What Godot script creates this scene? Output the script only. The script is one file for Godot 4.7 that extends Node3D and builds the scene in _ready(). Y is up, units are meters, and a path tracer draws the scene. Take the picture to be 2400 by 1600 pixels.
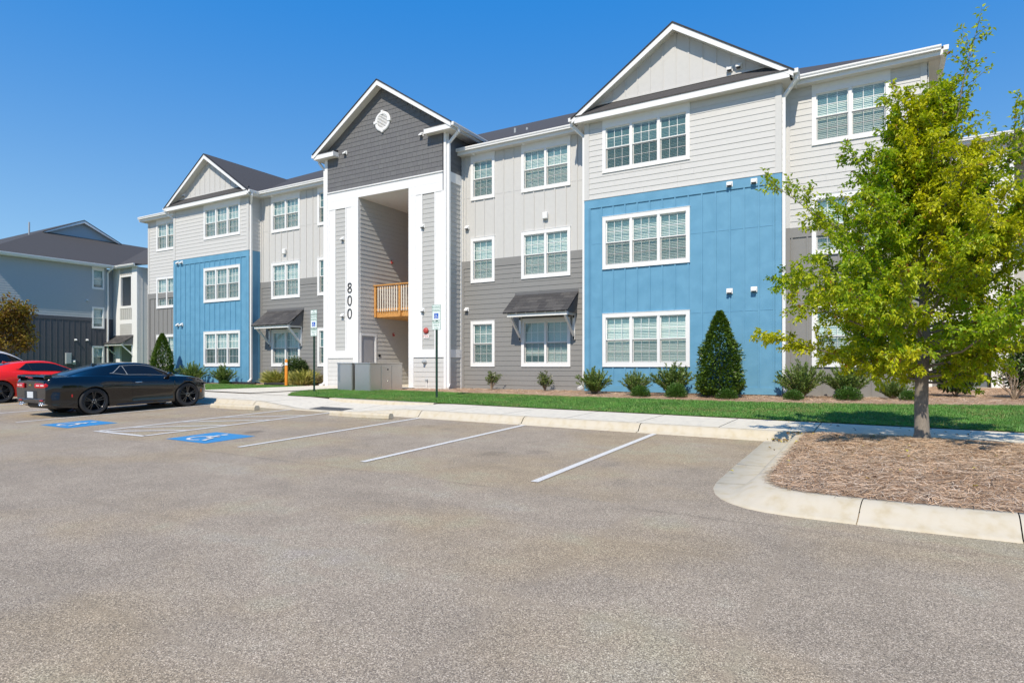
extends Node3D
# An apartment building seen across its parking lot. Facades run along x, the camera looks towards -z, y is up, metres.

const ZB := -19.39   # front of the two gabled bays
const ZR := -20.03   # recessed walls
const ZT := -19.03   # front of the stair tower
const SOF := 9.72    # soffit of the main eaves
var M := {}
var T := {}
var meshes := {}
var counts := {}
var rng := RandomNumberGenerator.new()
var plants := {}

func _ready():
	rng.seed = 7
	set_view()
	make_textures()
	make_materials()
	make_ground()
	make_apartments()
	make_side_building()
	make_wing()
	make_vehicles()
	make_street_things()
	make_plants()

func set_view():
	var cam := Camera3D.new()
	cam.name = "camera"
	add_child(cam)
	cam.position = Vector3(0, 1.6, 0)
	cam.rotation_degrees.y = 30.45
	cam.projection = Camera3D.PROJECTION_FRUSTUM
	cam.near = 0.1
	cam.far = 900.0
	cam.size = 0.1 * 1600.0 / 1463.0
	cam.frustum_offset = Vector2(0, 0.1 * 57.0 / 1463.0)
	cam.current = true
	var sky_mat := ProceduralSkyMaterial.new()
	sky_mat.sky_top_color = lin(0.0, 0.185, 0.60)
	sky_mat.sky_horizon_color = lin(0.47, 0.74, 0.88)
	sky_mat.sky_curve = 0.15
	sky_mat.ground_horizon_color = lin(0.30, 0.30, 0.28)
	sky_mat.ground_bottom_color = lin(0.22, 0.21, 0.19)
	sky_mat.sun_angle_max = 4.0
	var sky := Sky.new()
	sky.sky_material = sky_mat
	var env := Environment.new()
	env.background_mode = Environment.BG_SKY
	env.sky = sky
	env.background_energy_multiplier = 1.0
	env.tonemap_mode = Environment.TONE_MAPPER_LINEAR
	env.tonemap_exposure = 1.17
	env.sdfgi_enabled = true
	env.ssao_enabled = true
	env.ssil_enabled = true
	var we := WorldEnvironment.new()
	we.name = "world_environment"
	we.environment = env
	add_child(we)
	var sun := DirectionalLight3D.new()
	sun.name = "sun"
	add_child(sun)
	sun.light_energy = 1.38
	sun.light_color = Color(1.0, 0.955, 0.88)
	sun.light_angular_distance = 0.5
	sun.shadow_enabled = true
	sun.look_at_from_position(Vector3(0.20, 1.185, 1.0) * 30.0, Vector3.ZERO)

# ------------------------------------------------------------------ helpers

func lin(r, g, b, a = 1.0):
	return Color(r, g, b, a).linear_to_srgb()

func numbered(parent, called):
	var k = str(parent.get_instance_id()) + called
	var n = counts.get(k, 0)
	counts[k] = n + 1
	return called if n == 0 else "%s_%03d" % [called, n]

func add(parent, called, mesh, mat, at = Transform3D()):     # one mesh; at is its place in the world
	var o := MeshInstance3D.new()
	o.name = numbered(parent, called)
	o.mesh = mesh
	o.material_override = mat
	parent.add_child(o, true)
	o.transform = parent.global_transform.affine_inverse() * at
	return o

func node(parent, called, at = Transform3D()):
	var o := Node3D.new()
	o.name = numbered(parent, called)
	parent.add_child(o, true)
	o.transform = parent.global_transform.affine_inverse() * at
	return o

func thing(called, label, category, at, turn = 0.0, group = ""):
	var o = node(self, called, Transform3D(Basis(Vector3.UP, turn), at))
	return tag(o, label, category, group)

func tag(o, label, category, group = "", kind = ""):
	o.set_meta("label", label)
	o.set_meta("category", category)
	if group != "":
		o.set_meta("group", group)
	if kind != "":
		o.set_meta("kind", kind)
	return o

func structure(called, mesh, mat, at = Transform3D()):
	var o = add(self, called, mesh, mat, at)
	o.set_meta("kind", "structure")
	return o

func stuff(o):
	o.set_meta("kind", "stuff")
	return o

func box_mesh(size):
	var k = "b%.3f_%.3f_%.3f" % [size.x, size.y, size.z]
	if not meshes.has(k):
		var b := BoxMesh.new()
		b.size = size
		meshes[k] = b
	return meshes[k]

func soft_box(size, c):                                       # a box with chamfered edges, front faces out
	var k = "s%.3f_%.3f_%.3f_%.3f" % [size.x, size.y, size.z, c]
	if meshes.has(k):
		return meshes[k]
	var st := SurfaceTool.new()
	st.begin(Mesh.PRIMITIVE_TRIANGLES)
	var h = size * 0.5
	var pts := []
	for i in 8:
		var s = Vector3(1 if i & 1 else -1, 1 if i & 2 else -1, 1 if i & 4 else -1)
		pts.append([Vector3(h.x * s.x, (h.y - c) * s.y, (h.z - c) * s.z), Vector3((h.x - c) * s.x, h.y * s.y, (h.z - c) * s.z), Vector3((h.x - c) * s.x, (h.y - c) * s.y, h.z * s.z)])
	for a in 3:
		var b = (a + 1) % 3
		var d = (a + 2) % 3
		for s in 2:
			var f = s << a
			var q = [pts[f][a], pts[f | (1 << b)][a], pts[f | (1 << b) | (1 << d)][a], pts[f | (1 << d)][a]]
			face(st, q, q[0] + q[1] + q[2] + q[3])
			for s2 in 2:
				var g = (s << a) | (s2 << b)
				var e = [pts[g][a], pts[g | (1 << d)][a], pts[g | (1 << d)][b], pts[g][b]]
				face(st, e, e[0] + e[1] + e[2] + e[3])
	for i in 8:
		face(st, [pts[i][0], pts[i][1], pts[i][2]], pts[i][0])
	st.generate_normals()
	meshes[k] = st.commit()
	return meshes[k]

func face(st, q, out):                                        # a flat polygon whose front looks along out
	var n = (q[1] - q[0]).cross(q[2] - q[0])
	var flip = n.dot(out) > 0.0                                # front faces run clockwise
	st.set_smooth_group(-1)
	for i in range(1, q.size() - 1):
		st.add_vertex(q[0])
		st.add_vertex(q[i + 1] if flip else q[i])
		st.add_vertex(q[i] if flip else q[i + 1])

func box(parent, called, mat, x0, x1, y0, y1, z0, z1, W = Transform3D()):
	return add(parent, called, box_mesh(Vector3(x1 - x0, y1 - y0, z1 - z0)), mat, W * Transform3D(Basis(), Vector3(x0 + x1, y0 + y1, z0 + z1) * 0.5))

func sbox(parent, called, mat, x0, x1, y0, y1, z0, z1, c = 0.008, W = Transform3D()):
	return add(parent, called, soft_box(Vector3(x1 - x0, y1 - y0, z1 - z0), c), mat, W * Transform3D(Basis(), Vector3(x0 + x1, y0 + y1, z0 + z1) * 0.5))

func tool():
	var st := SurfaceTool.new()
	st.begin(Mesh.PRIMITIVE_TRIANGLES)
	return st

func put(st, x0, x1, y0, y1, z0, z1):
	if x1 - x0 > 0.001 and y1 - y0 > 0.001:
		st.append_from(box_mesh(Vector3(x1 - x0, y1 - y0, z1 - z0)), 0, Transform3D(Basis(), Vector3(x0 + x1, y0 + y1, z0 + z1) * 0.5))

func bar(st, a, b, wide, high):                               # a straight bar from a to b
	var z = (b - a).normalized()
	var up = Vector3.UP if absf(z.y) < 0.95 else Vector3.RIGHT
	var x = up.cross(z).normalized()
	st.append_from(box_mesh(Vector3(wide, high, (b - a).length())), 0, Transform3D(Basis(x, z.cross(x), z), (a + b) * 0.5))

func bar_mesh(a, b, wide, high):
	var st = tool()
	bar(st, a, b, wide, high)
	return st.commit()

func tube(st, pts, radii, sides = 8, cap = true):              # a round tube through points
	var rings := []
	var n = pts.size()
	var last = Vector3.RIGHT
	for i in n:
		var d = (pts[mini(i + 1, n - 1)] - pts[maxi(i - 1, 0)]).normalized()
		var u = last - d * last.dot(d)
		if u.length() < 0.05:
			u = d.cross(Vector3.FORWARD)
		u = u.normalized()
		last = u
		var w = d.cross(u)
		var ring := []
		for k in sides:
			var a = TAU * k / sides
			ring.append(pts[i] + (u * cos(a) + w * sin(a)) * radii[i])
		rings.append(ring)
	st.set_smooth_group(0)
	for i in n - 1:
		for k in sides:
			var k2 = (k + 1) % sides
			for v in [rings[i][k], rings[i + 1][k2], rings[i + 1][k], rings[i][k], rings[i][k2], rings[i + 1][k2]]:
				st.add_vertex(v)
	if cap:
		face(st, rings[0], pts[0] - pts[1])
		face(st, rings[n - 1], pts[n - 1] - pts[n - 2])

func tube_mesh(pts, radii, sides = 8):
	var st = tool()
	tube(st, pts, radii, sides)
	st.generate_normals()
	return st.commit()

func prism(poly, z0, z1):                                     # a polygon in x and y, drawn out from z0 to z1
	var st = tool()
	var p := PackedVector2Array(poly)
	var ids = Geometry2D.triangulate_polygon(p)
	for i in range(0, ids.size(), 3):
		var t = [p[ids[i]], p[ids[i + 1]], p[ids[i + 2]]]
		face(st, [v3(t[0], z1), v3(t[1], z1), v3(t[2], z1)], Vector3.BACK)
		face(st, [v3(t[0], z0), v3(t[1], z0), v3(t[2], z0)], Vector3.FORWARD)
	var ccw = not Geometry2D.is_polygon_clockwise(p)
	for i in p.size():
		var a = p[i]
		var b = p[(i + 1) % p.size()]
		var o = Vector3(b.y - a.y, a.x - b.x, 0)
		face(st, [v3(a, z0), v3(b, z0), v3(b, z1), v3(a, z1)], o if ccw else -o)
	st.generate_normals()
	return st.commit()

func v3(p, z):
	return Vector3(p.x, p.y, z)

func slab_mesh(pts, thick):                                   # a flat convex plate seen from above, thick metres deep
	var st = tool()
	var mid = Vector3.ZERO
	var low := []
	for p in pts:
		mid += p / pts.size()
		low.append(p - Vector3(0, thick, 0))
	face(st, pts, Vector3.UP)
	face(st, low, Vector3.DOWN)
	for i in pts.size():
		var j = (i + 1) % pts.size()
		var c = (pts[i] + pts[j]) * 0.5 - mid
		face(st, [pts[i], pts[j], low[j], low[i]], c)
	st.generate_normals()
	return st.commit()

func lathe(profile, sides, axis = 0):                         # points (radius, along), turned round x (axis 0) or y (axis 1)
	var st = tool()
	st.set_smooth_group(0)
	for i in profile.size() - 1:
		for k in sides:
			var q := []
			for c in [[i, k], [i + 1, k], [i + 1, k + 1], [i, k + 1]]:
				var p = profile[c[0]]
				var a = TAU * c[1] / sides
				q.append(Vector3(p.y, cos(a) * p.x, sin(a) * p.x) if axis == 0 else Vector3(cos(a) * p.x, p.y, sin(a) * p.x))
			for t in ([q[0], q[1], q[2], q[0], q[2], q[3]] if axis == 1 else [q[0], q[2], q[1], q[0], q[3], q[2]]):
				st.add_vertex(t)
	st.generate_normals()
	return st.commit()

func sheet(xs, zs, height, s1 = 1.0, s2 = 1.0):               # ground: a grid with its own heights
	var st = tool()
	for i in xs.size() - 1:
		for j in zs.size() - 1:
			var q := []
			for c in [[xs[i], zs[j]], [xs[i + 1], zs[j]], [xs[i + 1], zs[j + 1]], [xs[i], zs[j + 1]]]:
				q.append(Vector3(c[0], height.call(c[0], c[1]), c[1]))
			ground_quad(st, q, s1, s2)
	st.generate_normals()
	st.generate_tangents()
	return st.commit()

func ground_quad(st, q, s1, s2):
	st.set_smooth_group(0)
	var up = (q[1] - q[0]).cross(q[2] - q[0]).y > 0.0
	for i in ([0, 2, 1, 0, 3, 2] if up else [0, 1, 2, 0, 2, 3]):
		st.set_uv(Vector2(q[i].x, q[i].z) / s1)
		st.set_uv2(Vector2(q[i].x, q[i].z) / s2)
		st.add_vertex(q[i])

func ground_poly(poly, height, s1 = 1.0, s2 = 1.0, cell = 0.6):   # any outline in x and z, cut into small cells so that it follows the ground
	var st = tool()
	var p := PackedVector2Array(poly)
	var lo = p[0]
	var hi = p[0]
	for v in p:
		lo = lo.min(v)
		hi = hi.max(v)
	var x = lo.x
	while x < hi.x:
		var z = lo.y
		while z < hi.y:
			var c := PackedVector2Array([Vector2(x, z), Vector2(x + cell, z), Vector2(x + cell, z + cell), Vector2(x, z + cell)])
			for part in Geometry2D.intersect_polygons(p, c):
				var ids = Geometry2D.triangulate_polygon(part)
				for i in range(0, ids.size(), 3):
					var t := []
					for k in 3:
						var v = part[ids[i + k]]
						t.append(Vector3(v.x, height.call(v.x, v.y), v.y))
					var up = (t[1] - t[0]).cross(t[2] - t[0]).y > 0.0
					for k in ([0, 2, 1] if up else [0, 1, 2]):
						st.set_uv(Vector2(t[k].x, t[k].z) / s1)
						st.set_uv2(Vector2(t[k].x, t[k].z) / s2)
						st.set_smooth_group(0)
						st.add_vertex(t[k])
			z += cell
		x += cell
	st.generate_normals()
	st.generate_tangents()
	return st.commit()

func many(parent, called, mesh, mat, places, tints):           # tens of thousands of small copies as one object
	var mm := MultiMesh.new()
	mm.transform_format = MultiMesh.TRANSFORM_3D
	mm.use_colors = true
	mm.mesh = mesh
	mm.instance_count = places.size()
	for i in places.size():
		mm.set_instance_transform(i, places[i])
		mm.set_instance_color(i, tints[i])
	var o := MultiMeshInstance3D.new()
	o.name = numbered(parent, called)
	o.multimesh = mm
	o.material_override = mat
	parent.add_child(o, true)
	return o

func baked(parent, called, mesh, mat, places, tints):          # many leaves as one mesh
	var src = mesh.surface_get_arrays(0)
	var sv = src[Mesh.ARRAY_VERTEX]
	var sn = src[Mesh.ARRAY_NORMAL]
	var n = sv.size()
	var v := PackedVector3Array()
	var nn := PackedVector3Array()
	var cc := PackedColorArray()
	v.resize(n * places.size())
	nn.resize(n * places.size())
	cc.resize(n * places.size())
	var k = 0
	for i in places.size():
		var at = places[i]
		var turn = at.basis.orthonormalized()
		for j in n:
			v[k] = at * sv[j]
			nn[k] = turn * sn[j]
			cc[k] = tints[i]
			k += 1
	var arr := []
	arr.resize(Mesh.ARRAY_MAX)
	arr[Mesh.ARRAY_VERTEX] = v
	arr[Mesh.ARRAY_NORMAL] = nn
	arr[Mesh.ARRAY_COLOR] = cc
	var out := ArrayMesh.new()
	out.add_surface_from_arrays(Mesh.PRIMITIVE_TRIANGLES, arr)
	var o := MeshInstance3D.new()
	o.name = numbered(parent, called)
	o.mesh = out
	o.material_override = mat
	parent.add_child(o, true)
	return o

func rnd(a, b):
	return rng.randf_range(a, b)

# ------------------------------------------------------------------ textures and materials

func noise_tex(called, size, kind, freq, octaves, stops, seed_, as_normal = false, bump = 4.0):
	var n := FastNoiseLite.new()
	n.seed = seed_
	n.noise_type = kind
	n.frequency = freq
	n.fractal_type = FastNoiseLite.FRACTAL_FBM if octaves > 1 else FastNoiseLite.FRACTAL_NONE
	n.fractal_octaves = octaves
	n.cellular_return_type = FastNoiseLite.RETURN_CELL_VALUE
	n.cellular_jitter = 1.0
	var t := NoiseTexture2D.new()
	t.width = size
	t.height = size
	t.seamless = true
	t.normalize = true
	t.noise = n
	if as_normal:
		t.as_normal_map = true
		t.bump_strength = bump
	else:
		var g := Gradient.new()
		g.offsets = PackedFloat32Array(stops.map(func(s): return s[0]))
		g.colors = PackedColorArray(stops.map(func(s): return s[1]))
		t.color_ramp = g
	T[called] = t
	return t

func grey(v):
	return lin(v, v, v)

func make_textures():
	var S = FastNoiseLite.TYPE_SIMPLEX_SMOOTH
	var C = FastNoiseLite.TYPE_CELLULAR
	noise_tex("aggregate", 2048, C, 0.13, 1, [[0.0, lin(0.148, 0.127, 0.106)], [0.3, lin(0.255, 0.215, 0.174)], [0.6, lin(0.35, 0.297, 0.236)], [0.85, lin(0.47, 0.405, 0.328)], [1.0, lin(0.69, 0.615, 0.53)]], 3)
	T["lot_patch"] = lot_map()
	noise_tex("grit_height", 1024, C, 0.13, 1, [[0.0, Color.BLACK], [1.0, Color.WHITE]], 3)
	noise_tex("concrete", 1024, S, 0.012, 5, [[0.0, grey(0.76)], [0.4, grey(0.93)], [0.7, grey(0.98)], [1.0, lin(1, 0.98, 0.93)]], 9)
	noise_tex("kerb_stain", 1024, S, 0.01, 5, [[0.0, lin(0.80, 0.73, 0.58)], [0.3, lin(0.93, 0.90, 0.82)], [0.5, lin(0.98, 0.975, 0.95)], [1.0, lin(1, 1, 1)]], 12)
	noise_tex("worn", 1024, S, 0.055, 4, [[0.0, lin(0.42, 0.38, 0.33)], [0.30, lin(0.55, 0.51, 0.46)], [0.40, lin(0.93, 0.93, 0.93)], [1.0, grey(1.0)]], 41)
	noise_tex("worn_blue", 1024, S, 0.055, 4, [[0.0, lin(2.0, 1.3, 0.62)], [0.16, lin(1.5, 1.2, 0.75)], [0.27, lin(1.0, 0.95, 0.93)], [1.0, grey(1.0)]], 43)
	noise_tex("paint", 512, S, 0.02, 4, [[0.0, grey(0.95)], [0.5, grey(0.985)], [1.0, grey(1.0)]], 15)
	noise_tex("weather", 512, S, 0.012, 4, [[0.0, lin(0.82, 0.88, 0.9)], [0.5, lin(0.93, 0.95, 0.96)], [0.75, lin(1, 1, 1)], [1.0, lin(1.0, 1.0, 1.0)]], 18)
	noise_tex("soil", 1024, S, 0.03, 5, [[0.0, lin(0.16, 0.095, 0.055)], [0.5, lin(0.36, 0.235, 0.15)], [1.0, lin(0.55, 0.40, 0.28)]], 21)
	noise_tex("turf", 1024, S, 0.02, 5, [[0.0, lin(0.04, 0.10, 0.018)], [0.5, lin(0.075, 0.17, 0.03)], [1.0, lin(0.12, 0.23, 0.045)]], 24)
	noise_tex("roofing", 1024, C, 0.05, 1, [[0.0, grey(0.6)], [0.5, grey(0.85)], [1.0, grey(1.0)]], 27)
	noise_tex("wood", 512, S, 0.02, 4, [[0.0, lin(0.35, 0.15, 0.035)], [0.5, lin(0.55, 0.27, 0.075)], [1.0, lin(0.68, 0.38, 0.13)]], 30)
	noise_tex("bark", 512, S, 0.03, 5, [[0.0, grey(0.45)], [0.5, grey(0.8)], [1.0, grey(1.0)]], 33)
	noise_tex("steel", 512, S, 0.03, 3, [[0.0, grey(0.16)], [1.0, grey(0.30)]], 36)

func lot_map():                                                 # wear of the paving over 46 m: grey lane, tan dust in the stalls, a paving seam, oil spots, tyre lines
	var n := FastNoiseLite.new()
	n.seed = 11
	n.frequency = 0.35
	n.fractal_octaves = 4
	var fine := FastNoiseLite.new()
	fine.seed = 12
	fine.frequency = 2.2
	fine.fractal_octaves = 3
	var size = 1024
	var im := Image.create(size, size, false, Image.FORMAT_RGB8)
	var spots := []
	for i in 26:
		spots.append([[-4.9, -7.6, -10.2, -14.7, -2.6][i % 5] + rng.randf_range(-0.5, 0.5), rng.randf_range(-10.6, -6.8), rng.randf_range(0.04, 0.22), rng.randf_range(0.05, 0.16)])
	for i in size:
		var x = -36.0 + 46.0 * i / size
		for j in size:
			var z = 30.0 - 46.0 * j / size
			if z > 8.0:
				if j % 2 == 0 or true:
					im.set_pixel(fposmod_px(x, size), fposmod_px(z, size), lin(0.93, 0.895, 0.83))
				continue
			var a = n.get_noise_2d(x, z * 1.6)
			var f = fine.get_noise_2d(x, z)
			var v = 0.92 + 0.17 * a + 0.09 * f
			var dust = clampf(n.get_noise_2d(x * 0.8 + 90.0, z * 1.1) * 1.8 + 0.12 + (0.35 if z < -6.0 else 0.0), 0.0, 1.0)
			if z > -6.0:                                          # tyre lines drawn along the lane
				var w = z + 0.05 * x + 0.25 * n.get_noise_2d(x * 0.15, 7.0)
				v += 0.10 * maxf(0.0, sin(w * 3.1) - 0.75) * 4.0 * clampf(0.5 + n.get_noise_2d(x * 0.3, 40.0), 0.0, 1.0)
			var seam = absf(z + 5.9 - 0.012 * x - 0.10 * n.get_noise_2d(x, 3.0))
			if seam < 0.05:
				v -= 0.20 * (1.0 - seam / 0.05) * clampf(0.55 + 2.0 * n.get_noise_2d(x * 1.5, 60.0), 0.0, 1.0)
			for s in spots:
				var d = Vector2(x - s[0], (z - s[1]) * 0.8).length() + 0.06 * f
				if d < s[2]:
					v -= s[3] * smoothstep(s[2], s[2] * 0.6, d)
			var c = Color(v, v * 0.965, v * 0.895).lerp(Color(v * 1.12, v * 1.03, v * 0.84), dust)
			im.set_pixel(fposmod_px(x, size), fposmod_px(z, size), lin(minf(c.r, 1.0), minf(c.g, 1.0), minf(c.b, 1.0)))
	return ImageTexture.create_from_image(im)

func fposmod_px(w, size):                                       # a place in metres as a texel of the repeating 46 m map
	return int(fposmod(w / 46.0, 1.0) * size) % size

func mat(called, color, rough = 0.6, tex = "", scale = 1.0, metal = 0.0):
	var m := StandardMaterial3D.new()
	m.resource_name = called
	m.albedo_color = color
	m.roughness = rough
	m.metallic = metal
	if tex != "":
		m.albedo_texture = T[tex]
		m.uv1_triplanar = true
		m.uv1_world_triplanar = true
		m.uv1_scale = Vector3(scale, scale, scale)
	M[called] = m
	return m

func leaf_mat(called, back):
	var m = mat(called, Color.WHITE, 0.5)
	m.vertex_color_use_as_albedo = true
	m.backlight_enabled = true
	m.backlight = back
	m.cull_mode = BaseMaterial3D.CULL_DISABLED
	return m

func make_materials():
	var a = mat("asphalt", Color.WHITE, 0.9)
	a.albedo_texture = T.aggregate
	a.detail_enabled = true
	a.detail_blend_mode = BaseMaterial3D.BLEND_MODE_MUL
	a.detail_uv_layer = BaseMaterial3D.DETAIL_UV_2
	a.detail_albedo = T.lot_patch
	a.heightmap_enabled = true
	a.heightmap_texture = T.grit_height
	a.heightmap_scale = 0.12
	mat("concrete", lin(0.69, 0.64, 0.535), 0.85, "concrete", 0.35)
	mat("kerb", lin(0.555, 0.497, 0.395), 0.85, "kerb_stain", 0.45)
	mat("joint", lin(0.10, 0.085, 0.065), 0.95)
	mat("tactile", lin(0.13, 0.135, 0.14), 0.8)
	mat("road_white", lin(0.74, 0.73, 0.70), 0.7, "worn", 1.1)
	mat("road_blue", lin(0.035, 0.24, 0.52), 0.7, "worn_blue", 1.1)
	mat("white", lin(0.82, 0.82, 0.82), 0.45, "paint", 0.4)
	mat("white_plain", lin(0.80, 0.80, 0.79), 0.4)
	mat("soffit", lin(0.72, 0.70, 0.66), 0.6, "paint", 0.4)
	mat("light_grey", lin(0.575, 0.57, 0.555), 0.6, "paint", 0.5)
	mat("pale_grey", lin(0.60, 0.595, 0.58), 0.6, "paint", 0.5)
	mat("mid_grey", lin(0.48, 0.48, 0.465), 0.6, "paint", 0.5)
	mat("dark_grey", lin(0.245, 0.242, 0.236), 0.6, "paint", 0.5)
	mat("charcoal", lin(0.142, 0.141, 0.146), 0.65, "paint", 0.5)
	mat("charcoal_b", lin(0.15, 0.15, 0.153), 0.65, "paint", 0.7)
	mat("navy_grey", lin(0.085, 0.085, 0.10), 0.6, "paint", 0.5)
	mat("side_grey", lin(0.40, 0.43, 0.455), 0.6, "paint", 0.5)
	mat("blue", lin(0.132, 0.335, 0.505), 0.55, "weather", 0.28)
	mat("roofing", lin(0.075, 0.072, 0.073), 0.9, "roofing", 0.9)
	mat("roofing_b", lin(0.095, 0.091, 0.09), 0.9, "roofing", 0.9)
	mat("roofing_c", lin(0.06, 0.058, 0.06), 0.9, "roofing", 0.9)
	mat("roof_edge", lin(0.03, 0.028, 0.03), 0.8)
	mat("wood", Color.WHITE, 0.6, "wood", 1.2)
	mat("baluster", lin(0.80, 0.74, 0.64), 0.6)
	mat("black_iron", lin(0.015, 0.015, 0.016), 0.5)
	mat("numeral", lin(0.03, 0.03, 0.032), 0.5)
	mat("room_paint", lin(0.50, 0.47, 0.42), 0.9)
	mat("blind", lin(0.73, 0.80, 0.745), 0.5)
	mat("curtain", lin(0.62, 0.66, 0.62), 0.8)
	mat("red_paint", lin(0.45, 0.06, 0.05), 0.5)
	mat("orange_paint", lin(0.80, 0.27, 0.02), 0.45)
	mat("black_plastic", lin(0.02, 0.02, 0.022), 0.55)
	mat("rubber", lin(0.022, 0.022, 0.023), 0.75)
	mat("chrome", lin(0.75, 0.75, 0.75), 0.15, "", 1.0, 1.0)
	mat("steel", lin(0.62, 0.60, 0.56), 0.34, "", 1.0, 1.0)
	M.steel.roughness_texture = T.steel
	M.steel.roughness = 1.0
	M.steel.uv1_triplanar = true
	M.steel.uv1_world_triplanar = true
	M.steel.uv1_scale = Vector3(1.5, 0.2, 1.5)
	mat("green_post", lin(0.02, 0.055, 0.04), 0.5)
	mat("sign_white", lin(0.72, 0.78, 0.76), 0.35)
	mat("sign_green", lin(0.02, 0.22, 0.15), 0.4)
	mat("sign_blue", lin(0.01, 0.11, 0.50), 0.4)
	mat("meter_grey", lin(0.36, 0.39, 0.41), 0.5)
	mat("gold", lin(0.60, 0.42, 0.12), 0.3, "", 1.0, 0.8)
	mat("door_grey", lin(0.40, 0.40, 0.42), 0.5)
	mat("slate_door", lin(0.13, 0.15, 0.18), 0.5)
	mat("soil", Color.WHITE, 0.95, "soil", 0.5)
	mat("turf", Color.WHITE, 0.9, "turf", 0.25)
	mat("bark", lin(0.31, 0.27, 0.23), 0.9, "bark", 3.0)
	M.bark.uv1_scale = Vector3(5, 0.8, 5)
	mat("twig", lin(0.30, 0.23, 0.16), 0.9)
	var g = mat("glass", Color(0.62, 0.86, 0.87, 0.11), 0.02)
	g.transparency = BaseMaterial3D.TRANSPARENCY_ALPHA
	g.metallic_specular = 0.9
	var s = mat("screen", Color(0.10, 0.11, 0.11, 0.13), 0.8)
	s.transparency = BaseMaterial3D.TRANSPARENCY_ALPHA
	for p in [["black_car", lin(0.030, 0.029, 0.030)], ["red_car", lin(0.80, 0.016, 0.005)], ["white_car", lin(0.70, 0.70, 0.69)]]:
		var c = mat(p[0], p[1], 0.5)
		c.metallic_specular = 0.15
		c.clearcoat_enabled = true
		c.clearcoat = 1.0
		c.clearcoat_roughness = 0.03
		if p[0] == "black_car":                                    # metallic flake paint
			c.metallic = 0.9
			c.roughness = 0.16
	mat("car_glass", lin(0.008, 0.010, 0.014), 0.04)
	mat("tail_red", lin(0.50, 0.01, 0.015), 0.12)
	mat("tail_clear", lin(0.80, 0.65, 0.65), 0.1)
	mat("amber", lin(0.75, 0.20, 0.02), 0.2)
	mat("rim_black", lin(0.07, 0.07, 0.074), 0.22, "", 1.0, 0.8)
	mat("plate", lin(0.62, 0.66, 0.70), 0.4)
	leaf_mat("leaf", lin(0.85, 0.90, 0.12))
	leaf_mat("shrub_leaf", lin(0.40, 0.45, 0.10))
	M.shrub_leaf.roughness = 0.36
	leaf_mat("blade", lin(0.25, 0.35, 0.06))
	mat("straw", Color.WHITE, 0.85).vertex_color_use_as_albedo = true

# ------------------------------------------------------------------ the ground

func lot(x, z):
	return 0.03 * -z + 0.01 * clampf(-x, -6.0, 25.0)

func full_kerb(x):                                             # 1 at a full kerb, 0 at the foot of the ramp
	if x < -13.2:
		return clampf((-13.2 - x) / 1.6, 0, 1)
	if x > -11.5:
		return clampf((x + 11.5) / 1.9, 0, 1)
	return 0.0

func walk(x, z):
	var k = full_kerb(x)
	var back = clampf(-11.43 - z, 0.0, 1.9)
	return lot(x, -11.1) + 0.15 * k + 0.012 * back + (1.0 - k) * 0.055 * minf(back, 1.6)

func walk_full(x):
	return lot(x, -11.1) + 0.15 + 0.022

func land(x, z):                                               # lawns and beds between the pavement and the walls
	var t = clampf((-13.27 - z) / 5.4, 0, 1)
	return lerpf(walk_full(x), 0.72, t) + maxf(0.0, -21.0 - z) * 0.01

func island(x, z):
	return lot(x, z) + 0.145 + 0.09 * clampf((x + 1.05) / 1.5, 0, 1) * clampf((-6.75 - z) / 1.2, 0, 1) * clampf((z + 11.45) / 0.9, 0, 1)

func far_ground(x, z):
	return minf(lot(x, z), 0.6) - 0.09

func steps(a, b, n):
	var out := []
	for i in n + 1:
		out.append(lerpf(a, b, float(i) / n))
	return out

func strip(st, rows):                                          # quads between rows of points, smooth
	st.set_smooth_group(0)
	for i in rows.size() - 1:
		for j in rows[i].size() - 1:
			var q = [rows[i][j], rows[i + 1][j], rows[i + 1][j + 1], rows[i][j + 1]]
			var up = (q[1] - q[0]).cross(q[2] - q[0]).y > 0.0
			for k in ([0, 2, 1, 0, 3, 2] if up else [0, 1, 2, 0, 2, 3]):
				st.add_vertex(q[k])

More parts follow.
